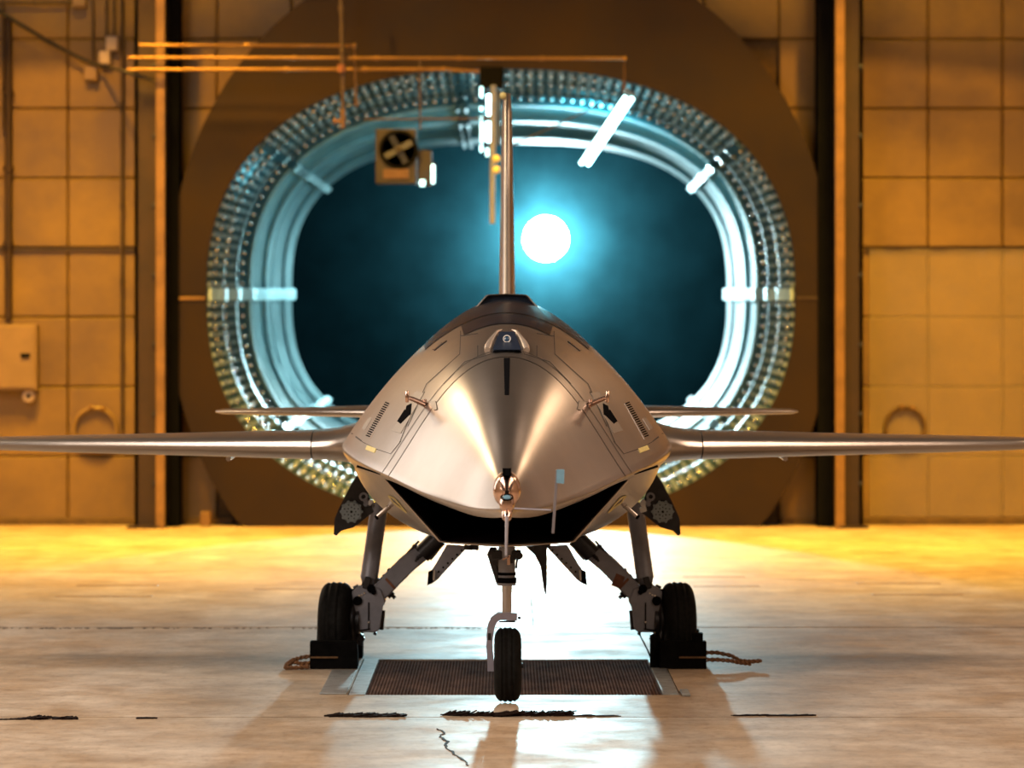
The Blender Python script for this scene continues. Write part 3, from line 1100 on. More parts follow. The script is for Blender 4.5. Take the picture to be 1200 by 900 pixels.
def lower(Y):
    """from lip on +X under the belly to lip on -X"""
    _, wc, zc, wl, zl, zt, *_r = hermite(Y)
    A = [(.50, .948), (.277, .681), (0, .663)]
    zb = float(np.interp(Y, [17.8, 18.9, 20.0, 21.2, 22.4], [.663, .609, .60, .72, .97]))
    f = min(1, max(0, (Y - 17.8) / 1.1))
    f = f * f * (3 - 2 * f) * .5 + f * .5
    N = 22
    out = []
    for i in range(N + 1):
        t = i / N
        if t < .6:
            u = t / .6
            ax, az = wl + (.277 - wl) * u, zl + (.681 - zl) * u
        else:
            u = (t - .6) / .4
            ax, az = .277 * (1 - u), .681 + (.663 - .681) * u
        az = az + (zb - .663) * t
        h = zl - zb
        bx, bz = bez((wl, zl), (wl * .92, zl - .48 * h), (wl * .62, zb), (0, zb), t)
        out.append((ax * (1 - f) + bx * f, az * (1 - f) + bz * f))
    R = [Vector((x, Y, z)) for x, z in out]
    L = [Vector((-x, Y, z)) for x, z in out[::-1][1:]]
    return R + L


def frange(a, b, n):
    return [a + (b - a) * i / n for i in range(n + 1)]


# nose cone (upper forebody ahead of the frame joint) with its underside
bm = NB()
Ys = frange(15.96, 16.4, 8) + frange(16.4, 17.6, 18)[1:]
rows = [upper(Y) for Y in Ys]
loft(bm, rows)


def under(Y):
    u = upper(Y)
    a, b = u[0], u[-1]
    return [a.lerp(b, k / 8) + Vector((0, 0, .02 * math.sin(PI * k / 8))) for k in range(9)]


loft(bm, [under(Y) for Y in Ys])
bmesh.ops.remove_doubles(bm, verts=bm.verts[:], dist=.0005)
nose = link('nose_cone', bm, 'skin', ac, 50)
# fuselage upper shell
bm = NB()
Ys2 = frange(17.603, 22.4, 60)
rows2 = [upper(Y) for Y in Ys2]
loft(bm, rows2)
bm.faces.new([bm.verts.new(p) for p in (upper(22.4) + lower(22.4)[1:-1][::-1])])
fus = link('fuselage', bm, 'skin', ac, 50)
# roof of the intake
bm = NB()
loft(bm, [under(Y) for Y in frange(17.603, 19.5, 12)])
link('intake_roof', bm, 'duct', ac, 50)
# lower cowl
bm = NB()
Yl = frange(17.8, 22.4, 56)
loft(bm, [lower(Y) for Y in Yl])
r0 = lower(17.8)
cx0, cz0 = 0, .82


def inset(p, d, dy=0):
    v = Vector((cx0 - p.x, 0, cz0 - p.z)).normalized()
    return p + v * d + Vector((0, dy, 0))


loft(bm, [r0, [inset(p, .008, -.004) for p in r0], [inset(p, .016, .012) for p in r0]])
cowl = link('intake_cowl', bm, 'skin', ac, 50)
bm = NB()
rr = [inset(p, .016, .012) for p in r0]
def duct_row(f, Y):
    return [Vector((p.x * (1 - .45 * f), Y, p.z + (.86 - p.z) * .55 * f)) for p in rr]
loft(bm, [rr] + [duct_row(f, 17.82 + 2.2 * f) for f in (.15, .3, .5, .7, .85, 1)])
bm.faces.new([bm.verts.new(p) for p in duct_row(1, 20.02)])
link('intake_duct', bm, 'duct', ac, 50)
bm = NB()
lathe(bm, (0, 19.9, .84), (0, -1, 0), [(0, .16), (.02, .16), (.02, .05), (.10, .03), (.13, 0)], 24)
link('engine_spinner', bm, 'black', ac, 40)

# ------- raycast helper on the built skin (so details sit on the real surface)
allv, allf = [], []
for R in (rows, rows2, [lower(Y) for Y in Yl]):
    base = len(allv)
    n = len(R[0])
    for r in R:
        allv += [tuple(p) for p in r]
    for j in range(len(R) - 1):
        for k in range(n - 1):
            a = base + j * n + k
            allf.append((a, a + 1, a + n + 1, a + n))
BV = BVHTree.FromPolygons(allv, allf)
EYE = Vector((0, 0, CH))


def cast(px, py):
    d = Vector(((px - CX) / F, 1, -(py - HZ) / F)).normalized()
    loc, nrm, _i, _d = BV.ray_cast(EYE + d * 10, d)
    if loc is None:
        loc, nrm, _i, _d = BV.find_nearest(W(px, py, 18.5))
    if nrm.dot(d) > 0:
        nrm = -nrm
    return loc, nrm


def conform(bm, poly_px, h=.002, nsub=6, sink=0.0, flip=False):
    """quad given by 4 photo points -> thin conforming plate on the skin"""
    A, B, C_, D = [Vector((p[0], p[1], 0)) for p in poly_px]
    top, bot = [], []
    for j in range(nsub + 1):
        l, r = A.lerp(D, j / nsub), B.lerp(C_, j / nsub)
        tr, br = [], []
        for i in range(nsub + 1):
            q = l.lerp(r, i / nsub)
            p, n = cast(q.x, q.y)
            tr.append(p + n * h)
            br.append(p - n * .003)
        top.append(tr)
        bot.append(br)
    vt = loft(bm, top)
    vb = loft(bm, bot)
    e1 = [vt[0][i] for i in range(nsub + 1)] + [vt[j][nsub] for j in range(1, nsub + 1)] + [vt[nsub][i] for i in range(nsub - 1, -1, -1)] + [vt[j][0] for j in range(nsub - 1, 0, -1)]
    e2 = [vb[0][i] for i in range(nsub + 1)] + [vb[j][nsub] for j in range(1, nsub + 1)] + [vb[nsub][i] for i in range(nsub - 1, -1, -1)] + [vb[j][0] for j in range(nsub - 1, 0, -1)]
    for i in range(len(e1)):
        k = (i + 1) % len(e1)
        bm.faces.new((e1[i], e1[k], e2[k], e2[i]))


def line_on(bm, pts, wpx=.7, h=.0012, step=6):
    """thin strip following the skin along photo points"""
    P = [Vector((a, b, 0)) for a, b in pts]
    fine = [P[0]]
    for a, b in zip(P, P[1:]):
        n = max(1, int((b - a).length / step))
        for k in range(1, n + 1):
            fine.append(a.lerp(b, k / n))
    prev = None
    for i, q in enumerate(fine):
        t = (fine[min(i + 1, len(fine) - 1)] - fine[max(i - 1, 0)]).normalized()
        s = Vector((-t.y, t.x, 0)) * wpx / 2
        p1, n1 = cast(q.x + s.x, q.y + s.y)
        p2, n2 = cast(q.x - s.x, q.y - s.y)
        cur = (bm.verts.new(p1 + n1 * h), bm.verts.new(p2 + n2 * h))
        if prev:
            bm.faces.new((prev[0], cur[0], cur[1], prev[1]))
        prev = cur


def mir(pts):
    return [(2 * 594.5 - a, b) for a, b in pts]


def both(fn):
    for s in (0, 1):
        fn(lambda pts: mir(pts) if s else pts, s)


# frame joint ring at Y=17.6 and other panel lines
bm = NB()
for Yj in (17.605, 17.72):
    u = upper(Yj)
    v = upper(Yj + .006)
    loft(bm, [[p + Vector((0, -.002, .0012)) for p in u], [p + Vector((0, 0, .0012)) for p in v]])
link('frame_joint', bm, 'seam', ac, 0)


def panel_lines(f, s):
    bm = NB()
    for pts in [[(413, 508), (425, 518), (440, 526)], [(440, 526), (458, 532), (470, 517)], [(540, 388), (539, 415), (500, 450), (478, 500)],
                [(575, 415), (545, 424), (520, 450)], [(560, 405), (560, 418)], [(540, 394), (560, 391)], [(498, 459), (480, 490), (468, 520)], [(447, 440), (470, 418), (482, 405)]]:
        line_on(bm, f(pts), .8)
    line_on(bm, f([(412, 508), (424, 517)]), 1.6)
    link('panel_seams', bm, 'seam', ac, 0)
    bm = NB()
    conform(bm, f([(418, 547), (446, 556), (440, 553), (419, 545)]), .003, 3)
    link('chine_slot', bm, 'black', ac, 0)
    # access panel with the air scoop
    bm = NB()
    conform(bm, f([(487, 459), (497, 461), (470, 508), (459, 505)]), .0022, 5)
    pn = link('access_panel', bm, 'skin_panel', ac, 20)
    bm = NB()
    conform(bm, f([(477, 476), (483, 473), (482, 486), (474, 491)]), .0034, 3)
    conform(bm, f([(475, 480), (480, 487), (470, 497), (466, 494)]), .0034, 4)
    link('scoop_opening', bm, 'black', pn, 0)
    # louvres
    lv = []
    bm = NB()
    conform(bm, f([(452, 470), (457, 473), (434, 515), (429, 511)]), .0012, 5)
    lv = link('louvre_plate', bm, 'skin', ac, 20)
    n = 17
    for k in range(n):
        t = k / (n - 1)
        cx_, cy_ = 454.2 - 22.4 * t, 472.5 + 38.5 * t
        bm = NB()
        conform(bm, f([(cx_ - 2.4, cy_ - 1.6), (cx_ + 2.4, cy_ + .2), (cx_ + 1.9, cy_ + 1.6), (cx_ - 2.9, cy_ - .2)]), .002, 1)
        link('louvre', bm, 'black', lv, 0)
    bm = NB()
    conform(bm, f([(433, 489), (436, 491), (428, 504), (424, 502)]), .002, 3)
    link('small_panel', bm, 'skin_panel', ac, 20)
    bm = NB()
    conform(bm, f([(431, 522), (441.5, 526), (439, 531), (428.5, 527)]), .003, 2)
    link('yellow_tag', bm, 'yellow_tag', ac, 0, label='small yellow tag on the side')
    # outlined arrow mark on the cowl
    bm = NB()
    for pts in [[(455.5, 580.5), (462.5, 583.5)], [(462.5, 583.5), (477, 600.5)], [(477, 600.5), (461, 588)], [(461, 588), (455.5, 580.5)]]:
        line_on(bm, f(pts), 1.5, .003)
    link('arrow_mark', bm, 'yellow_tag', ac, 0, label='thin pale outlined arrow marking')
    # rear dark glossy windows along the dorsal edge
    bm = NB()
    conform(bm, f([(497, 405), (510, 388), (527, 384), (501, 408)]), .003, 4)
    link('side_window', bm, 'skin_dark', ac, 20)
    # drain mast
    c_, n_ = cast(*f([(450, 601)])[0])
    sg = -1 if s == 0 else 1
    bm = NB()
    e = c_ + Vector((sg * .055, -.02, -.045))
    tube(bm, [c_ - n_ * .01, e], [.010, .008], 10)
    mst = link('drain_mast', bm, 'skin', ac, 50)
    bm = NB()
    lathe(bm, e, (e - c_), [(-.004, .010), (.004, .010), (.004, 0)], 10)
    link('drain_tip', bm, 'black', mst, 40)
    # air data probe
    c_, n_ = cast(*f([(499, 474)])[0])
    bm = NB()
    e1 = c_ + Vector((sg * .045, -.06, .02))
    e2 = e1 + Vector((sg * .03, -.05, .012))
    tube(bm, [c_ - n_ * .01, e1, e2], [.012, .010, .008], 10)
    tube(bm, [c_ + Vector((sg * .005, -.01, .02)), c_ + Vector((-sg * .002, -.02, -.025))], [.009, .007], 8)
    obox(bm, e2 + Vector((0, 0, .025)), e2 + Vector((sg * -.002, 0, -.022)), .016, .010, up=(0, 1, 0), bev=.003)
    link('air_data_probe', bm, 'copper', ac, 50, label='bright bent air data probe')
    bm = NB()
    conform(bm, f([(501, 471), (511, 470), (513, 480), (509, 481)]), .004, 2)
    link('probe_shade', bm, 'skin_panel', ac, 0)


both(panel_lines)
# centre slot
bm = NB()
conform(bm, [(590.5, 420), (597.5, 420), (596.5, 463), (591.5, 463)], .0025, 4)
link('centre_slot', bm, 'black', ac, 0)
# dark glossy dorsal panel over the shoulder
bm = NB()
for (a_, b_) in ((18.35, 18.75), (18.79, 20.4)):
    rws = []
    for Y in frange(a_, b_, 14):
        u = upper(Y)
        lim = .20 if a_ < 18.5 else (.33 + .1 * (Y - 18.8))
        rws.append([p + Vector((0, 0, .003)) for p in u[len(u) // 2 - (NU * 11 // 26 if a_ > 18.5 else 6):len(u) // 2 + (NU * 11 // 26 if a_ > 18.5 else 6) + 1]])
    loft(bm, rws)
    loft(bm, [[p - Vector((0, 0, .005)) for p in r] for r in (rws[0], rws[0])]) if False else None
link('dorsal_cover', bm, 'skin_dark', ac, 50, label='dark glossy dorsal cover')
# dorsal inlet
zt = 1.69
bm = NB()
Yi = 19.7
si = Yi / F
def di(Y, s_=1.0, dz=0.0):
    P = [(-37, 359), (-34, 357), (-25, 346.5), (-22, 345), (0, 344), (22, 345), (25, 346.5), (34, 357), (37, 359)]
    return [Vector((a * si * s_, Y, 1.544 - (b - 390) * si + dz)) for a, b in P]
loft(bm, [di(Yi, 1, 0), di(20.6, .9, -.01), di(21.6, .5, -.08)])
loft(bm, [di(Yi, 1, 0), di(Yi - .01, .97, -.004), di(Yi + .02, .94, -.007)])
dn = link('dorsal_inlet', bm, 'skin', ac, 40)
bm = NB()
P = di(Yi + .02, .94, -.007)
P2 = P + [Vector((P[-1].x, Yi + .02, 1.62)), Vector((P[0].x, Yi + .02, 1.62))]
plate(bm, P2, .01, (0, 1, 0))
link('inlet_mouth', bm, 'navy', dn, 0, label='dark inlet mouth')
# sensor window with twin crescent fairings
sc_, sn = cast(594, 402)
sw = None
bm = NB()
base = [(584, 392), (604, 392), (611, 413), (577, 413)]
Pb = [cast(*p)[0] for p in base]
front = sc_.y - .10
tp = [Vector((p.x * (.9 if i < 2 else 1), (p.y - .02) if i < 2 else p.y - .035, p.z + (.012 if i < 2 else .012))) for i, p in enumerate(Pb)]
a_ = [bm.verts.new(p) for p in Pb]
b_ = [bm.verts.new(p) for p in tp]
bm.faces.new(b_)
for i in range(4):
    bm.faces.new((a_[i], a_[(i + 1) % 4], b_[(i + 1) % 4], b_[i]))
sw = link('sensor_window', bm, 'navy', ac, 30, label='dark blue sensor window with a ring lens')
cL = (tp[0] + tp[1] + tp[2] + tp[3]) / 4
nL = (tp[1] - tp[0]).cross(tp[2] - tp[0]).normalized()
if nL.y > 0:
    nL = -nL
bm = NB()
ax = Vector((0, -1, .25)).normalized()
cR = cL + ax * .024
lathe(bm, cR, ax, [(-.01, .013), (.006, .0165), (.006, .0125), (-.002, .0125)], 28)
link('lens_ring', bm, 'white', sw, 40, label='white ring around the lens')
bm = NB()
lathe(bm, cR, ax, [(-.012, .0122), (.002, .0122), (.005, .006), (.006, 0)], 24)
link('lens', bm, 'lens', sw, 40)
for s in (0, 1):
    bm = NB()
    pts, rd = [], []
    for (x, y, r) in [(588, 388, .003), (583, 390, .006), (579, 396, .009), (575, 402, .012), (572.5, 408, .016), (571.5, 412, .013)]:
        if s:
            x = 1188 - x
        p, n = cast(x, y)
        pts.append(p + n * .006)
        rd.append(r)
    tube(bm, pts, rd, 10)
    link('crescent_fairing', bm, 'pale_metal', ac, 60, label='pale crescent fairing beside sensor')

# nose tip assembly
nt_ = W(594, 575, 15.9)
bm = NB()
rowsb = []
lathe(bm, W(594, 574, 15.95), (0, -1, -.05), [(-.22, 0), (-.18, .032), (-.10, .048), (0, .052), (.05, .046), (.085, .034), (.10, .0)], 28)
for v in bm.verts:
    v.co.z = 0.966 + (v.co.z - 0.966) * 1.28
tip = link('nose_fitting', bm, 'copper', ac, 50, label='polished copper-coloured nose fitting')
bm = NB()
obox(bm, W(594, 556, 15.90), W(594, 578, 15.80), .016, .012, bev=.003)
obox(bm, W(588, 568, 15.84), W(592, 580, 15.80), .008, .01)
obox(bm, W(600, 568, 15.84), W(596, 580, 15.80), .008, .01)
link('nose_ridge', bm, 'copper', tip, 30)
bm = NB()
obox(bm, W(594, 557, 15.92), W(594, 553, 15.86), .024, .02, bev=.004)
link('black_cap', bm, 'black', tip, 30)
bm = NB()
lathe(bm, W(594, 590, 15.84), (0, -1, -.10), [(-.1, .028), (.03, .027), (.055, .020), (.06, .0)], 24)
for v in bm.verts:
    v.co.z = 0.918 + (v.co.z - 0.918) * 1.35
link('probe_socket', bm, 'copper', tip, 40)
bm = NB()
lathe(bm, W(594, 604, 15.78), (0, -1, -.30), [(-.06, .020), (.02, .018), (.04, .010), (.045, 0)], 20)
link('probe_collar', bm, 'copper', tip, 40)
bm = NB()
lathe(bm, W(594, 582, 15.765), (0, -1, .1), [(-.03, .024), (.0, .024), (.003, .019), (-.004, .018)], 24)
for v in bm.verts:
    v.co.z = .944 + (v.co.z - .944) * .55
link('lens_bezel', bm, 'black', tip, 40)
bm = NB()
lathe(bm, W(594, 582, 15.765), (0, -1, .1), [(-.02, .018), (.001, .015), (.004, 0)], 20)
for v in bm.verts:
    v.co.z = .944 + (v.co.z - .944) * .5
link('blue_lens', bm, 'blue_flag', tip, 40, label='pale blue oval lens')
bm = NB()
tube(bm, [W(594, 606, 15.74), W(593, 652, 15.0)], [.007, .004], 10)
link('nose_boom', bm, 'rod', ac, 50, label='slim grey nose boom')
bm = NB()
tube(bm, [W(603, 596, 15.75), W(646, 598, 15.70)], .0035, 8)
vn = link('vane_arm', bm, 'rod', ac, 50)
bm = NB()
obox(bm, W(653, 551, 15.68), W(648, 625, 15.68), .010, .006, up=(0, 1, 0), bev=.001)
link('vane_rod', bm, 'rod', vn, 20)
bm = NB()
plate(bm, [W(652.5, 550, 15.67), W(661.5, 550, 15.67), W(661, 567, 15.67), W(652, 566, 15.67)], .003, (0, 1, 0))
link('vane_flag', bm, 'blue_flag', vn, 0, label='pale blue flag')

# ------- wings


def airfoil(c, t, n=18):
    """closed section: list of (y along chord, z)"""
    up, lo = [], []
    for i in range(n + 1):
        x = (1 - math.cos(PI * i / n)) / 2
        y = 5 * t * (.2969 * math.sqrt(x) - .126 * x - .3516 * x * x + .2843 * x**3 - .1036 * x**4)
        up.append((x * c, y * 1.0))
        lo.append((x * c, -y * .95))
    return up[::-1] + lo[1:-1]


def wing(name, sg, stn, m, cap=True, label=None):
    bm = NB()
    rws = []
    for (X, Y, z, c, t) in stn:
        rws.append([Vector((sg * X, Y + a, z + b)) for a, b in airfoil(c, t)])
    loft(bm, rws, closed=True, cap0=cap, cap1=cap)
    return link(name, bm, m, ac, 50, label=label)


for sg in (-1, 1):
    rt = wing('wing_root', sg, [(.55, 19.1, 1.045, 1.75, .215), (.66, 19.16, 1.042, 1.65, .205), (.70, 19.2, 1.04, 1.6, .185), (.75, 19.24, 1.038, 1.5, .160), (.80, 19.28, 1.036, 1.45, .147), (.872, 19.31, 1.034, 1.42, .139)], 'skin')
    w_ = wing('wing', sg, [(.877, 19.312, 1.034, 1.42, .138), (1.4, 19.6, 1.030, 1.15, .110), (2.0, 19.92, 1.026, .86, .084), (2.35, 20.12, 1.024, .70, .066), (2.58, 20.3, 1.023, .52, .045), (2.62, 20.42, 1.023, .3, .02)], 'skin')
    hg = empty('x', (0, 0, 0)) if False else None
    wing('tailplane', sg, [(.30, 21.2, 1.158, 1.1, .085), (.69, 21.4, 1.15, .85, .062), (1.44, 21.82, 1.145, .45, .026), (1.475, 21.92, 1.145, .25, .012)], 'skin')
    # small hinge fairing below the wing
    bm = NB()
    tube(bm, [Vector((sg * 1.28, 19.9, .965)), Vector((sg * 1.28, 20.6, .985))], [.012, .02], 8)
    link('flap_fairing', bm, 'skin', ac, 50)
# fin
bm = NB()
rws = []
for (z, Y, c, t) in [(1.45, 20.55, 1.5, .090), (1.75, 20.9, 1.25, .082), (2.2, 21.35, .95, .068), (2.66, 21.78, .68, .052), (2.76, 21.95, .45, .036)]:
    rws.append([Vector((b - .008 * 0, Y + a, z)) for a, b in airfoil(c, t)])
loft(bm, rws, closed=True, cap0=True, cap1=True)
fin = link('tail_fin', bm, 'skin', ac, 50)
bm = NB()
bmesh.ops.create_icosphere(bm, subdivisions=2, radius=.018, matrix=Matrix.Translation((-.02, 21.93, 2.745)))
link('fin_light', bm, 'yellow_tag', fin, 40, label='small yellow fin tip light')

# ------- wheels


def wheel(parent, c, R, w, axis, m_rim='hub', groove=3):
    c = Vector(c)
    ax = Vector(axis).normalized()
    h = w / 2
    prof = []
    N = 22
    rin = R * .55
    for i in range(N + 1):
        t = -1 + 2 * i / N
        x = h * math.copysign(abs(math.sin(t * PI / 2)) ** .8, t)
        r = rin + (R - rin) * (max(0, 1 - abs(x / h) ** 3.2)) ** (1 / 2.6)
        # tread grooves
        for g_ in ([-.33, 0, .33] if groove == 3 else [-.4, .4, 0]):
            if abs(x / h - g_) < .06:
                r -= .006
        prof.append((x, r))
    prof = [(-h * .7, rin * .95)] + prof + [(h * .7, rin * .95)]
    bm = NB()
    lathe(bm, c, ax, prof, 56)
    wl = link('wheel', bm, 'tyre', parent, 50)
    return wl, c, ax, rin, h


def hub(parent, c, ax, rin, h):
    bm = NB()
    lathe(bm, c, ax, [(-h * .75, 0), (-h * .75, rin * .35), (-h * .5, rin * .4), (-h * .55, rin * .85), (-h * .78, rin), (h * .78, rin), (h * .55, rin * .85), (h * .5, rin * .4), (h * .75, rin * .35), (h * .75, 0)], 32)
    return link('rim', bm, 'hub', parent, 40)


# ------- nose gear (part with sub-parts)
ng = empty('nose_gear', (0, 18.1, .66), parent=ac)
NY = 18.1
ngs = NY / F
wc_ = Vector(((595 - CX) * ngs, NY, .1575))
wheel(ng, wc_, .1565, .114, (1, 0, 0))
hub(ng, wc_, Vector((1, 0, 0)), .086, .057)
bm = NB()
tube(bm, [W(594, 690, NY), W(594, 719, NY)], .0195, 20)
tube(bm, [W(594, 684, NY), W(594, 694, NY)], .0215, 20)
link('piston', bm, 'steel', ng, 50, label='chrome shock piston')
bm = NB()
lathe(bm, W(594, 686, NY), (0, 0, 1), [(0, 0), (0, .036), (.008, .039), (.016, .039), (.02, .035), (.16, .036), (.162, 0)], 28)
link('strut', bm, 'gear', ng, 40)
bm = NB()
lathe(bm, W(594, 683, NY), (0, 0, 1), [(0, .034), (0, .0405), (.022, .0405), (.022, .036)], 28)
lathe(bm, W(594, 674, NY), (0, 0, 1), [(0, .036), (0, .0385), (.012, .0385), (.012, .036)], 28)
link('strut_band', bm, 'black', ng, 40, label='black band on the strut')
bm = NB()
obox(bm, W(575, 650, NY), W(611, 650, NY), .06, .04, bev=.006)
obox(bm, W(576, 645, NY), W(588, 682, NY + .1), .03, .05, bev=.004)
lathe(bm, W(609, 651, NY - .04), (0, -1, 0), [(0, .014), (.015, .014), (.015, .006), (.005, .006), (.005, 0)], 14)
lathe(bm, W(580, 659, NY - .04), (0, -1, 0), [(0, .011), (.012, .011), (.012, 0)], 12)
tube(bm, [W(606, 655, NY - .03), W(605, 666, NY - .03)], .005, 6)
obox(bm, W(600, 660, NY - .03), W(600, 650, NY - .03), .012, .02)
link('trunnion', bm, 'gear_dark', ng, 40)
bm = NB()
obox(bm, W(589, 656, NY - .05), W(598, 651, NY - .05), .006, .006)
obox(bm, W(596, 662, NY - .05), W(596, 652, NY - .05), .012, .006)
link('small_bracket', bm, 'copper', ng, 0)
bm = NB()
pth = [(606, 722, .032), (596, 722, .032), (585, 722, .030), (579, 726, .030), (575.5, 734, .030), (574, 745, .028), (573.5, 757, .026), (574.5, 770, .026), (575, 780, .026), (575, 786, .026)]
ring = []
for i, (x, y, t) in enumerate(pth):
    p = W(x, y, NY)
    a = pth[max(0, i - 1)]
    b = pth[min(len(pth) - 1, i + 1)]
    d = (W(b[0], b[1], NY) - W(a[0], a[1], NY)).normalized()
    nrm = Vector((-d.z, 0, d.x))
    e = Vector((0, .035, 0))
    ring.append([p + nrm * t / 2 + e, p + nrm * t / 2 - e, p - nrm * t / 2 - e, p - nrm * t / 2 + e])
loft(bm, ring, closed=True, cap0=True, cap1=True)
link('fork', bm, 'fork', ng, 40, label='curved one-sided lavender grey fork')
bm = NB()
tube(bm, [W(573, 780, NY), W(613, 780, NY)], .011, 12)
tube(bm, [W(607, 724, NY), W(610, 724, NY)], .006, 8)
obox(bm, W(585, 728, NY), W(604, 728, NY), .05, .006)
obox(bm, W(573.5, 750, NY - .036), W(573.5, 742, NY - .036), .012, .004, up=(0, 1, 0))
link('axle', bm, 'gear_dark', ng, 40)

# ------- main gear
MY = 20.3


def main_gear(sg):
    f = lambda x: CX + sg * (CX + .5 - x)   # mirror: left drawing -> right when sg=+1
    P = lambda x, y, Y=MY: W(f(x) if sg > 0 else x, y, Y)
    mg = empty('main_gear', (sg * .65, MY, .70), parent=ac)
    c = P(394.5, 731)
    c.z = .189
    ax = Vector((1, sg * .10, 0))
    wheel(mg, c, .188, .148, ax, groove=2)
    hub(mg, c, ax, .103, .074)
    # upright shock strut
    bm = NB()
    tube(bm, [P(445, 590, MY + .05), P(432.5, 678)], [.041, .041], 24)
    tube(bm, [P(432.6, 676), P(431.5, 686)], [.041, .028], 24)
    link('shock_strut', bm, 'gear', mg, 50)
    bm = NB()
    obox(bm, P(432, 676, MY - .04), P(428, 690, MY - .04), .030, .03, bev=.004)
    tube(bm, [P(424, 684, MY - .02), P(438, 690, MY - .02)], .012, 10)
    link('strut_clevis', bm, 'gear_dark', mg, 40)
    # trailing arm, tapered plate girder
    bm = NB()
    secs = [(514, 630, .06, .05), (497, 646, .075, .06), (478, 660, .085, .06), (462, 676, .085, .065), (449, 690, .082, .07), (436, 702, .080, .07), (428, 708, .06, .06)]
    ring = []
    for i, (x, y, hh, dd) in enumerate(secs):
        p = P(x, y)
        a = secs[max(0, i - 1)]
        b = secs[min(len(secs) - 1, i + 1)]
        d = (P(b[0], b[1]) - P(a[0], a[1])).normalized()
        nrm = Vector((-d.z, 0, d.x))
        e = Vector((0, dd / 2, 0))
        ring.append([p + nrm * hh / 2 + e, p + nrm * hh / 2 - e, p - nrm * hh / 2 - e, p - nrm * hh / 2 + e])
    loft(bm, ring, closed=True, cap0=True, cap1=True)
    bmesh.ops.bevel(bm, geom=[e for e in bm.edges], offset=.006, segments=1, affect='EDGES')
    arm = link('trailing_arm', bm, 'gear', mg, 30)
    bm = NB()
    obox(bm, P(452, 678, MY - .036), P(463, 690, MY - .036), .012, .006, up=(0, 1, 0))
    link('arm_band', bm, 'rust', arm, 0)
    if sg > 0:
        bm = NB()
        obox(bm, P(461, 674, MY - .034), P(467, 688, MY - .034), .045, .005, up=(0, 1, 0))
        link('rust_patch', bm, 'rust', arm, 0, label='rust brown patch')
    # head of the arm against the belly
    bm = NB()
    tube(bm, [P(494, 650, MY - .02), P(514, 630, MY - .02)], .045, 14)
    for k in range(7):
        tube(bm, [P(490 + 2.4 * k, 652 - 2 * k, MY - .06), P(487 + 2.4 * k, 658 - 2 * k, MY - .05)], .006, 6)
    tube(bm, [P(503, 655, MY), P(513, 643, MY)], .012, 8)
    link('arm_bearing', bm, 'gear_dark', mg, 40)
    # hydraulic line
    bm = NB()
    tube(bm, [P(491, 634), P(476, 650), P(462, 664), P(455, 671), P(447, 678), P(440, 684)], .006, 8)
    tube(bm, [P(485, 643), P(470, 657), P(459, 668)], .004, 6)
    for (x, y) in ((463, 665), (457, 669), (451, 676), (444, 681), (486, 641)):
        lathe(bm, P(x, y, MY), (0, -1, 0), [(-.02, 0), (-.02, .014), (.02, .014), (.02, 0)], 10)
    link('brake_line', bm, 'gear_dark', mg, 40)
    # knuckle
    bm = NB()
    pts = [(418, 688), (432, 684), (446, 690), (452, 705), (447, 712), (446, 736), (441, 741), (421, 741), (419, 730), (417, 712), (413, 706), (412, 694)]
    plate(bm, [P(x, y, MY - .05) for x, y in pts], .10, (0, 1, 0))
    bmesh.ops.bevel(bm, geom=[e for e in bm.edges], offset=.005, segments=1, affect='EDGES')
    kn = link('knuckle', bm, 'gear', mg, 30)
    bm = NB()
    for (x, y, r) in ((419, 704, .022), (435, 690, .020), (438, 694, .012)):
        lathe(bm, P(x, y, MY - .05), (0, -1, 0), [(0, r), (.010, r), (.012, r * .6), (.004, r * .55), (.004, 0)], 18)
    obox(bm, P(432, 706, MY - .052), P(432, 738, MY - .052), .006, .006, up=(0, 1, 0))
    obox(bm, P(421, 739, MY - .052), P(434, 737, MY - .052), .006, .006, up=(0, 1, 0))
    link('pivot_pins', bm, 'black', kn, 40)
    bm = NB()
    for (x, y) in ((421, 698), (424, 697), (427, 695)):
        lathe(bm, P(x, y, MY - .05), (0, -1, 0), [(0, .006), (.006, .005), (.006, 0)], 10)
    lathe(bm, P(432, 729, MY - .055), (0, -1, 0), [(0, .006), (.006, .005), (.006, 0)], 10)
    lathe(bm, P(413, 718, MY - .06), (0, -1, 0), [(0, .009), (.006, .007), (.006, 0)], 10)
    link('bolts', bm, 'steel', kn, 40)
    for a_, b_, r_ in [(P(414, 690), P(414, 698), .010), (P(414, 689), P(420, 686), .007), (P(449, 715), P(447, 738), .010), (P(447, 722), P(444, 724), .014), (P(455, 700), P(461, 694), .010), (P(440, 741), P(439, 744), .008), (P(459, 697), P(463, 701), .009)]:
        bm = NB()
        tube(bm, [a_, b_], r_, 8)
        link('fitting', bm, 'gear_dark', kn, 40)
    # brake pack between wheel and knuckle
    bm = NB()
    cc = P(411, 729)
    cc.z = .19
    lathe(bm, cc, ax, [(-.03, 0), (-.03, .10), (.02, .10), (.03, .07), (.045, .07), (.045, 0)] if sg < 0 else [(.03, 0), (.03, .10), (-.02, .10), (-.03, .07), (-.045, .07), (-.045, 0)], 24)
    obox(bm, P(407, 705), P(414, 716), .03, .08, bev=.005)
    obox(bm, P(414, 745), P(425, 750), .035, .05, bev=.005)
    obox(bm, P(418, 748), P(426, 752), .03, .04, bev=.004)
    link('brake', bm, 'gear_dark', mg, 40)
    # gear door: blade with round flange
    bm = NB()
    pts = [(419, 556), (430, 572), (438, 600), (430, 606), (415, 618), (400, 622), (394, 628), (391, 626), (392, 608), (400, 590), (412, 566)]
    plate(bm, [P(x, y, MY - .25) for x, y in pts], .018, (0, 1, 0))
    dr_ = link('gear_door', bm, 'gear_dark', ac, 20)
    bm = NB()
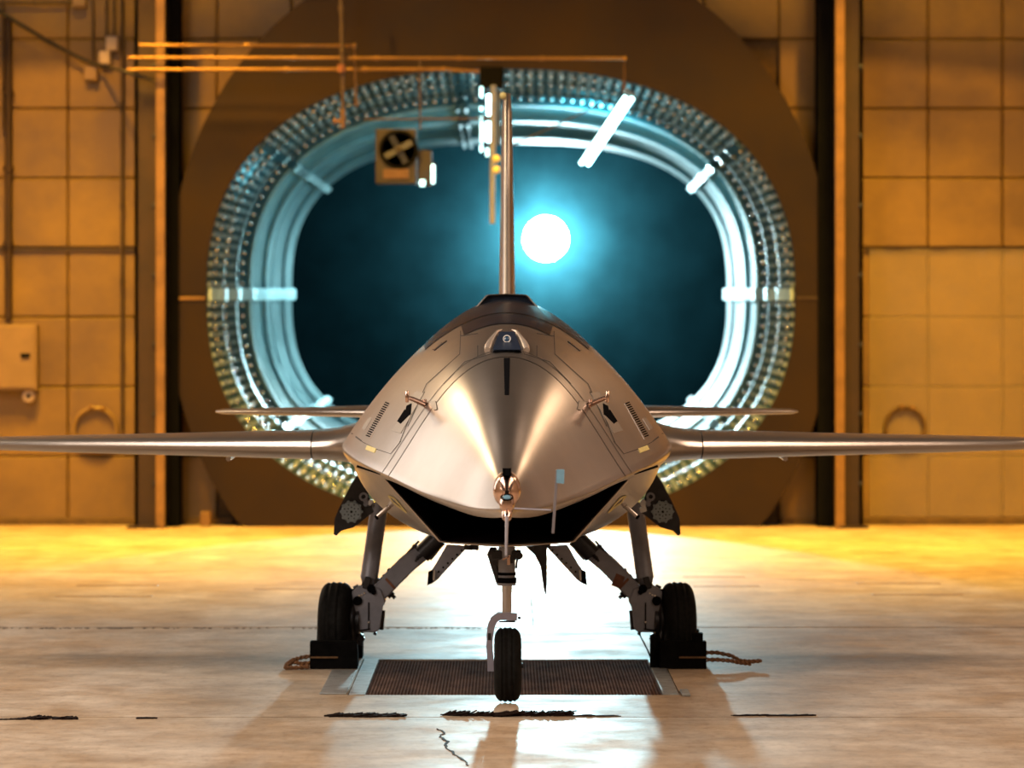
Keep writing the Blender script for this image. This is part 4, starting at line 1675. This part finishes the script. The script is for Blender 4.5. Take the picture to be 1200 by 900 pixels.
    cf = P(412, 599.5, MY - .262)
    lathe(bm, cf, (0, -1, 0), [(-.005, 0), (-.005, .048), (.016, .048), (.020, .045), (.020, 0)], 32)
    for k in range(10):
        an = 2 * PI * k / 10
        lathe(bm, cf + Vector((.047 * math.cos(an), -.004, .047 * math.sin(an))), (0, -1, 0), [(-.004, .007), (.016, .007), (.016, 0)], 8)
    fl_ = link('flange_disc', bm, 'disc', dr_, 40, label='grey bolted round flange')
    # dimples
    bm = NB()
    for k in range(16):
        an = 2 * PI * k / 8 + (k // 8) * .39
        r = .020 if k < 8 else .034
        lathe(bm, cf + Vector((r * math.cos(an), -.0205, r * math.sin(an))), (0, -1, 0), [(0, .0032), (.001, .003), (.001, 0)], 8)
    lathe(bm, cf + Vector((0, -.0205, 0)), (0, -1, 0), [(0, .006), (.001, .006), (.001, 0)], 10)
    link('flange_holes', bm, 'black', dr_, 20)
    bm = NB()
    cr_ = P(426, 582, MY - .28)
    lathe(bm, cr_, (0, -1, 0), [(0, .010), (0, .020), (.02, .020), (.02, .011), (0, .010)], 20)
    obox(bm, P(427, 584, MY - .27), P(431, 592, MY - .27), .022, .02, up=(0, 1, 0), bev=.003)
    tube(bm, [P(428, 591, MY - .27), P(437, 592, MY - .2)], .010, 8)
    link('door_link', bm, 'gear', dr_, 40)
    bm = NB()
    obox(bm, P(432, 587, MY - .27), P(436, 590, MY - .27), .03, .02, up=(0, 1, 0), bev=.003)
    if sg > 0:
        obox(bm, P(431, 596, MY - .27), P(439, 598, MY - .27), .026, .02, up=(0, 1, 0), bev=.004)
        obox(bm, P(433, 590, MY - .27), P(438, 592, MY - .27), .03, .02, up=(0, 1, 0), bev=.004)
    link('white_link', bm, 'white', dr_, 30, label='white link block')
    # inboard gear door
    bm = NB()
    pts = [(524, 638), (549, 640), (520, 671), (513, 679), (506, 684), (502, 685), (504, 671), (510, 662)]
    plate(bm, [P(x, y, 19.5) for x, y in pts], .016, (0, 1, 0))
    dr2 = link('inboard_door', bm, 'gear', ac, 20)
    bm = NB()
    pts = [(500.5, 686.5), (502, 670), (507, 668), (507, 682)]
    plate(bm, [P(x, y, 19.49) for x, y in pts], .03, (0, 1, 0))
    for k in range(6):
        lathe(bm, P(541 - 5.4 * k, 645 + 5.0 * k, 19.49), (0, -1, 0), [(0, .005), (.004, .004), (.004, 0)], 8)
    link('door_edge', bm, 'black', dr2, 0)
    bm = NB()
    obox(bm, P(509, 668, 19.485), P(508, 680, 19.485), .008, .004, up=(0, 1, 0))
    link('door_glint', bm, 'steel', dr2, 0)


main_gear(-1)
main_gear(1)
# belly blade to the right of the nose strut
bm = NB()
pts = [(616, 640), (641, 637), (641, 664), (641, 684), (640, 700), (637, 690), (633.5, 664), (627, 651)]
plate(bm, [W(x, y, 19.3) for x, y in pts], .014, (0, 1, 0))
link('nose_gear_door', bm, 'gear_dark', ac, 20)
bm = NB()
for (x, y) in ((556, 641), (630, 641), (640, 639), (549, 641)):
    obox(bm, W(x - 5, y, 18.9), W(x + 5, y + 1, 18.9), .05, .02)
link('bay_edge', bm, 'gear_dark', ac, 0)

# ================================================================== WHEEL CHOCKS AND ROPES


def chock(x0, x1, top, label, sg, rope_pts, tier):
    Y = 19.88
    s = Y / F
    X0, X1 = (x0 - CX) * s, (x1 - CX) * s
    t = empty('wheel_chock', ((X0 + X1) / 2, Y + .1, 0), label, 'chock', 'wheel chocks at the main wheels')
    bm = NB()
    # wedge: vertical near face, sloping to the wheel
    h = .128
    prof_ = [(0, 0), (0, h), (.07, h), (.17, .03), (.17, 0)]
    rws = [[Vector((X, Y + a, b)) for a, b in prof_] for X in (X0, X1)]
    loft(bm, rws, closed=True, cap0=True, cap1=True)
    bmesh.ops.bevel(bm, geom=bm.edges[:], offset=.004, segments=1, affect='EDGES')
    link('near_block', bm, 'chock', t, 20)
    bm = NB()
    rws = [[Vector((X, Y + .84 - a, b)) for a, b in prof_] for X in (X0, X1)]
    loft(bm, rws, closed=True, cap0=True, cap1=True)
    link('far_block', bm, 'chock', t, 20)
    bm = NB()
    box(bm, X0 + (.002 if sg < 0 else .09), X1 - (.09 if sg < 0 else .002), Y - .004, Y + .003, .050, .058)
    link('yellow_band', bm, 'chock_line', t, 0, label='worn yellow band')
    if tier:
        bm = NB()
        box(bm, X0 + .15, X0 + .20, Y + .02, Y + .1, h, h + .035)
        box(bm, X0 - .04, X0 + .0, Y + .05, Y + .15, 0, h + .01)
        link('step_block', bm, 'chock', t, 0)
    for pts in rope_pts:
        bm = NB()
        P = []
        for (x, y) in pts:
            P.append(Vector(((x - CX) * s, Y + .03 - (y - 776) * .01, max(.008, CH - (y - HZ) * s))))
        fine = []
        for a, b in zip(P, P[1:]):
            for k in range(7):
                fine.append(a.lerp(b, k / 7))
        fine.append(P[-1])
        for ph in (0, PI):
            tw = []
            for i, p in enumerate(fine):
                an = i * 1.1 + ph
                tw.append(p + Vector((0, math.cos(an), math.sin(an))) * .006)
            tube(bm, tw, .0055, 6)
        link('rope', bm, 'rope', t, 50)


chock(363, 419, 753, 'black rubber wheel chock at the left-hand main wheel, short rope loop', -1,
      [[(366, 770), (352, 772), (341, 775), (335, 779), (334, 783), (346, 782), (362, 781)], [(366, 777), (352, 778), (343, 776), (335, 782)]], False)
chock(773, 828, 757, 'black stepped wheel chock at the right-hand main wheel, long trailing rope', 1,
      [[(826, 767), (842, 767), (858, 770), (868, 775), (880, 776), (893, 775)], [(826, 774), (842, 774), (856, 775), (868, 777), (880, 778)]], True)
# thin brake bleed hose trailing to the floor beside the right main wheel
t = empty('bleed_hose', W(762, 765, 20.2), 'thin dark hose hanging from the right-hand main gear to the floor', 'hose')
bm = NB()
tube(bm, [W(748, 741, 20.25), W(754, 752, 20.2), W(759, 762, 20.15), Vector(((764 - CX) * 20.3 / F, 20.2, .006))], .004, 8)
link('hose', bm, 'cable', t, 50)
bpy.context.view_layer.update()
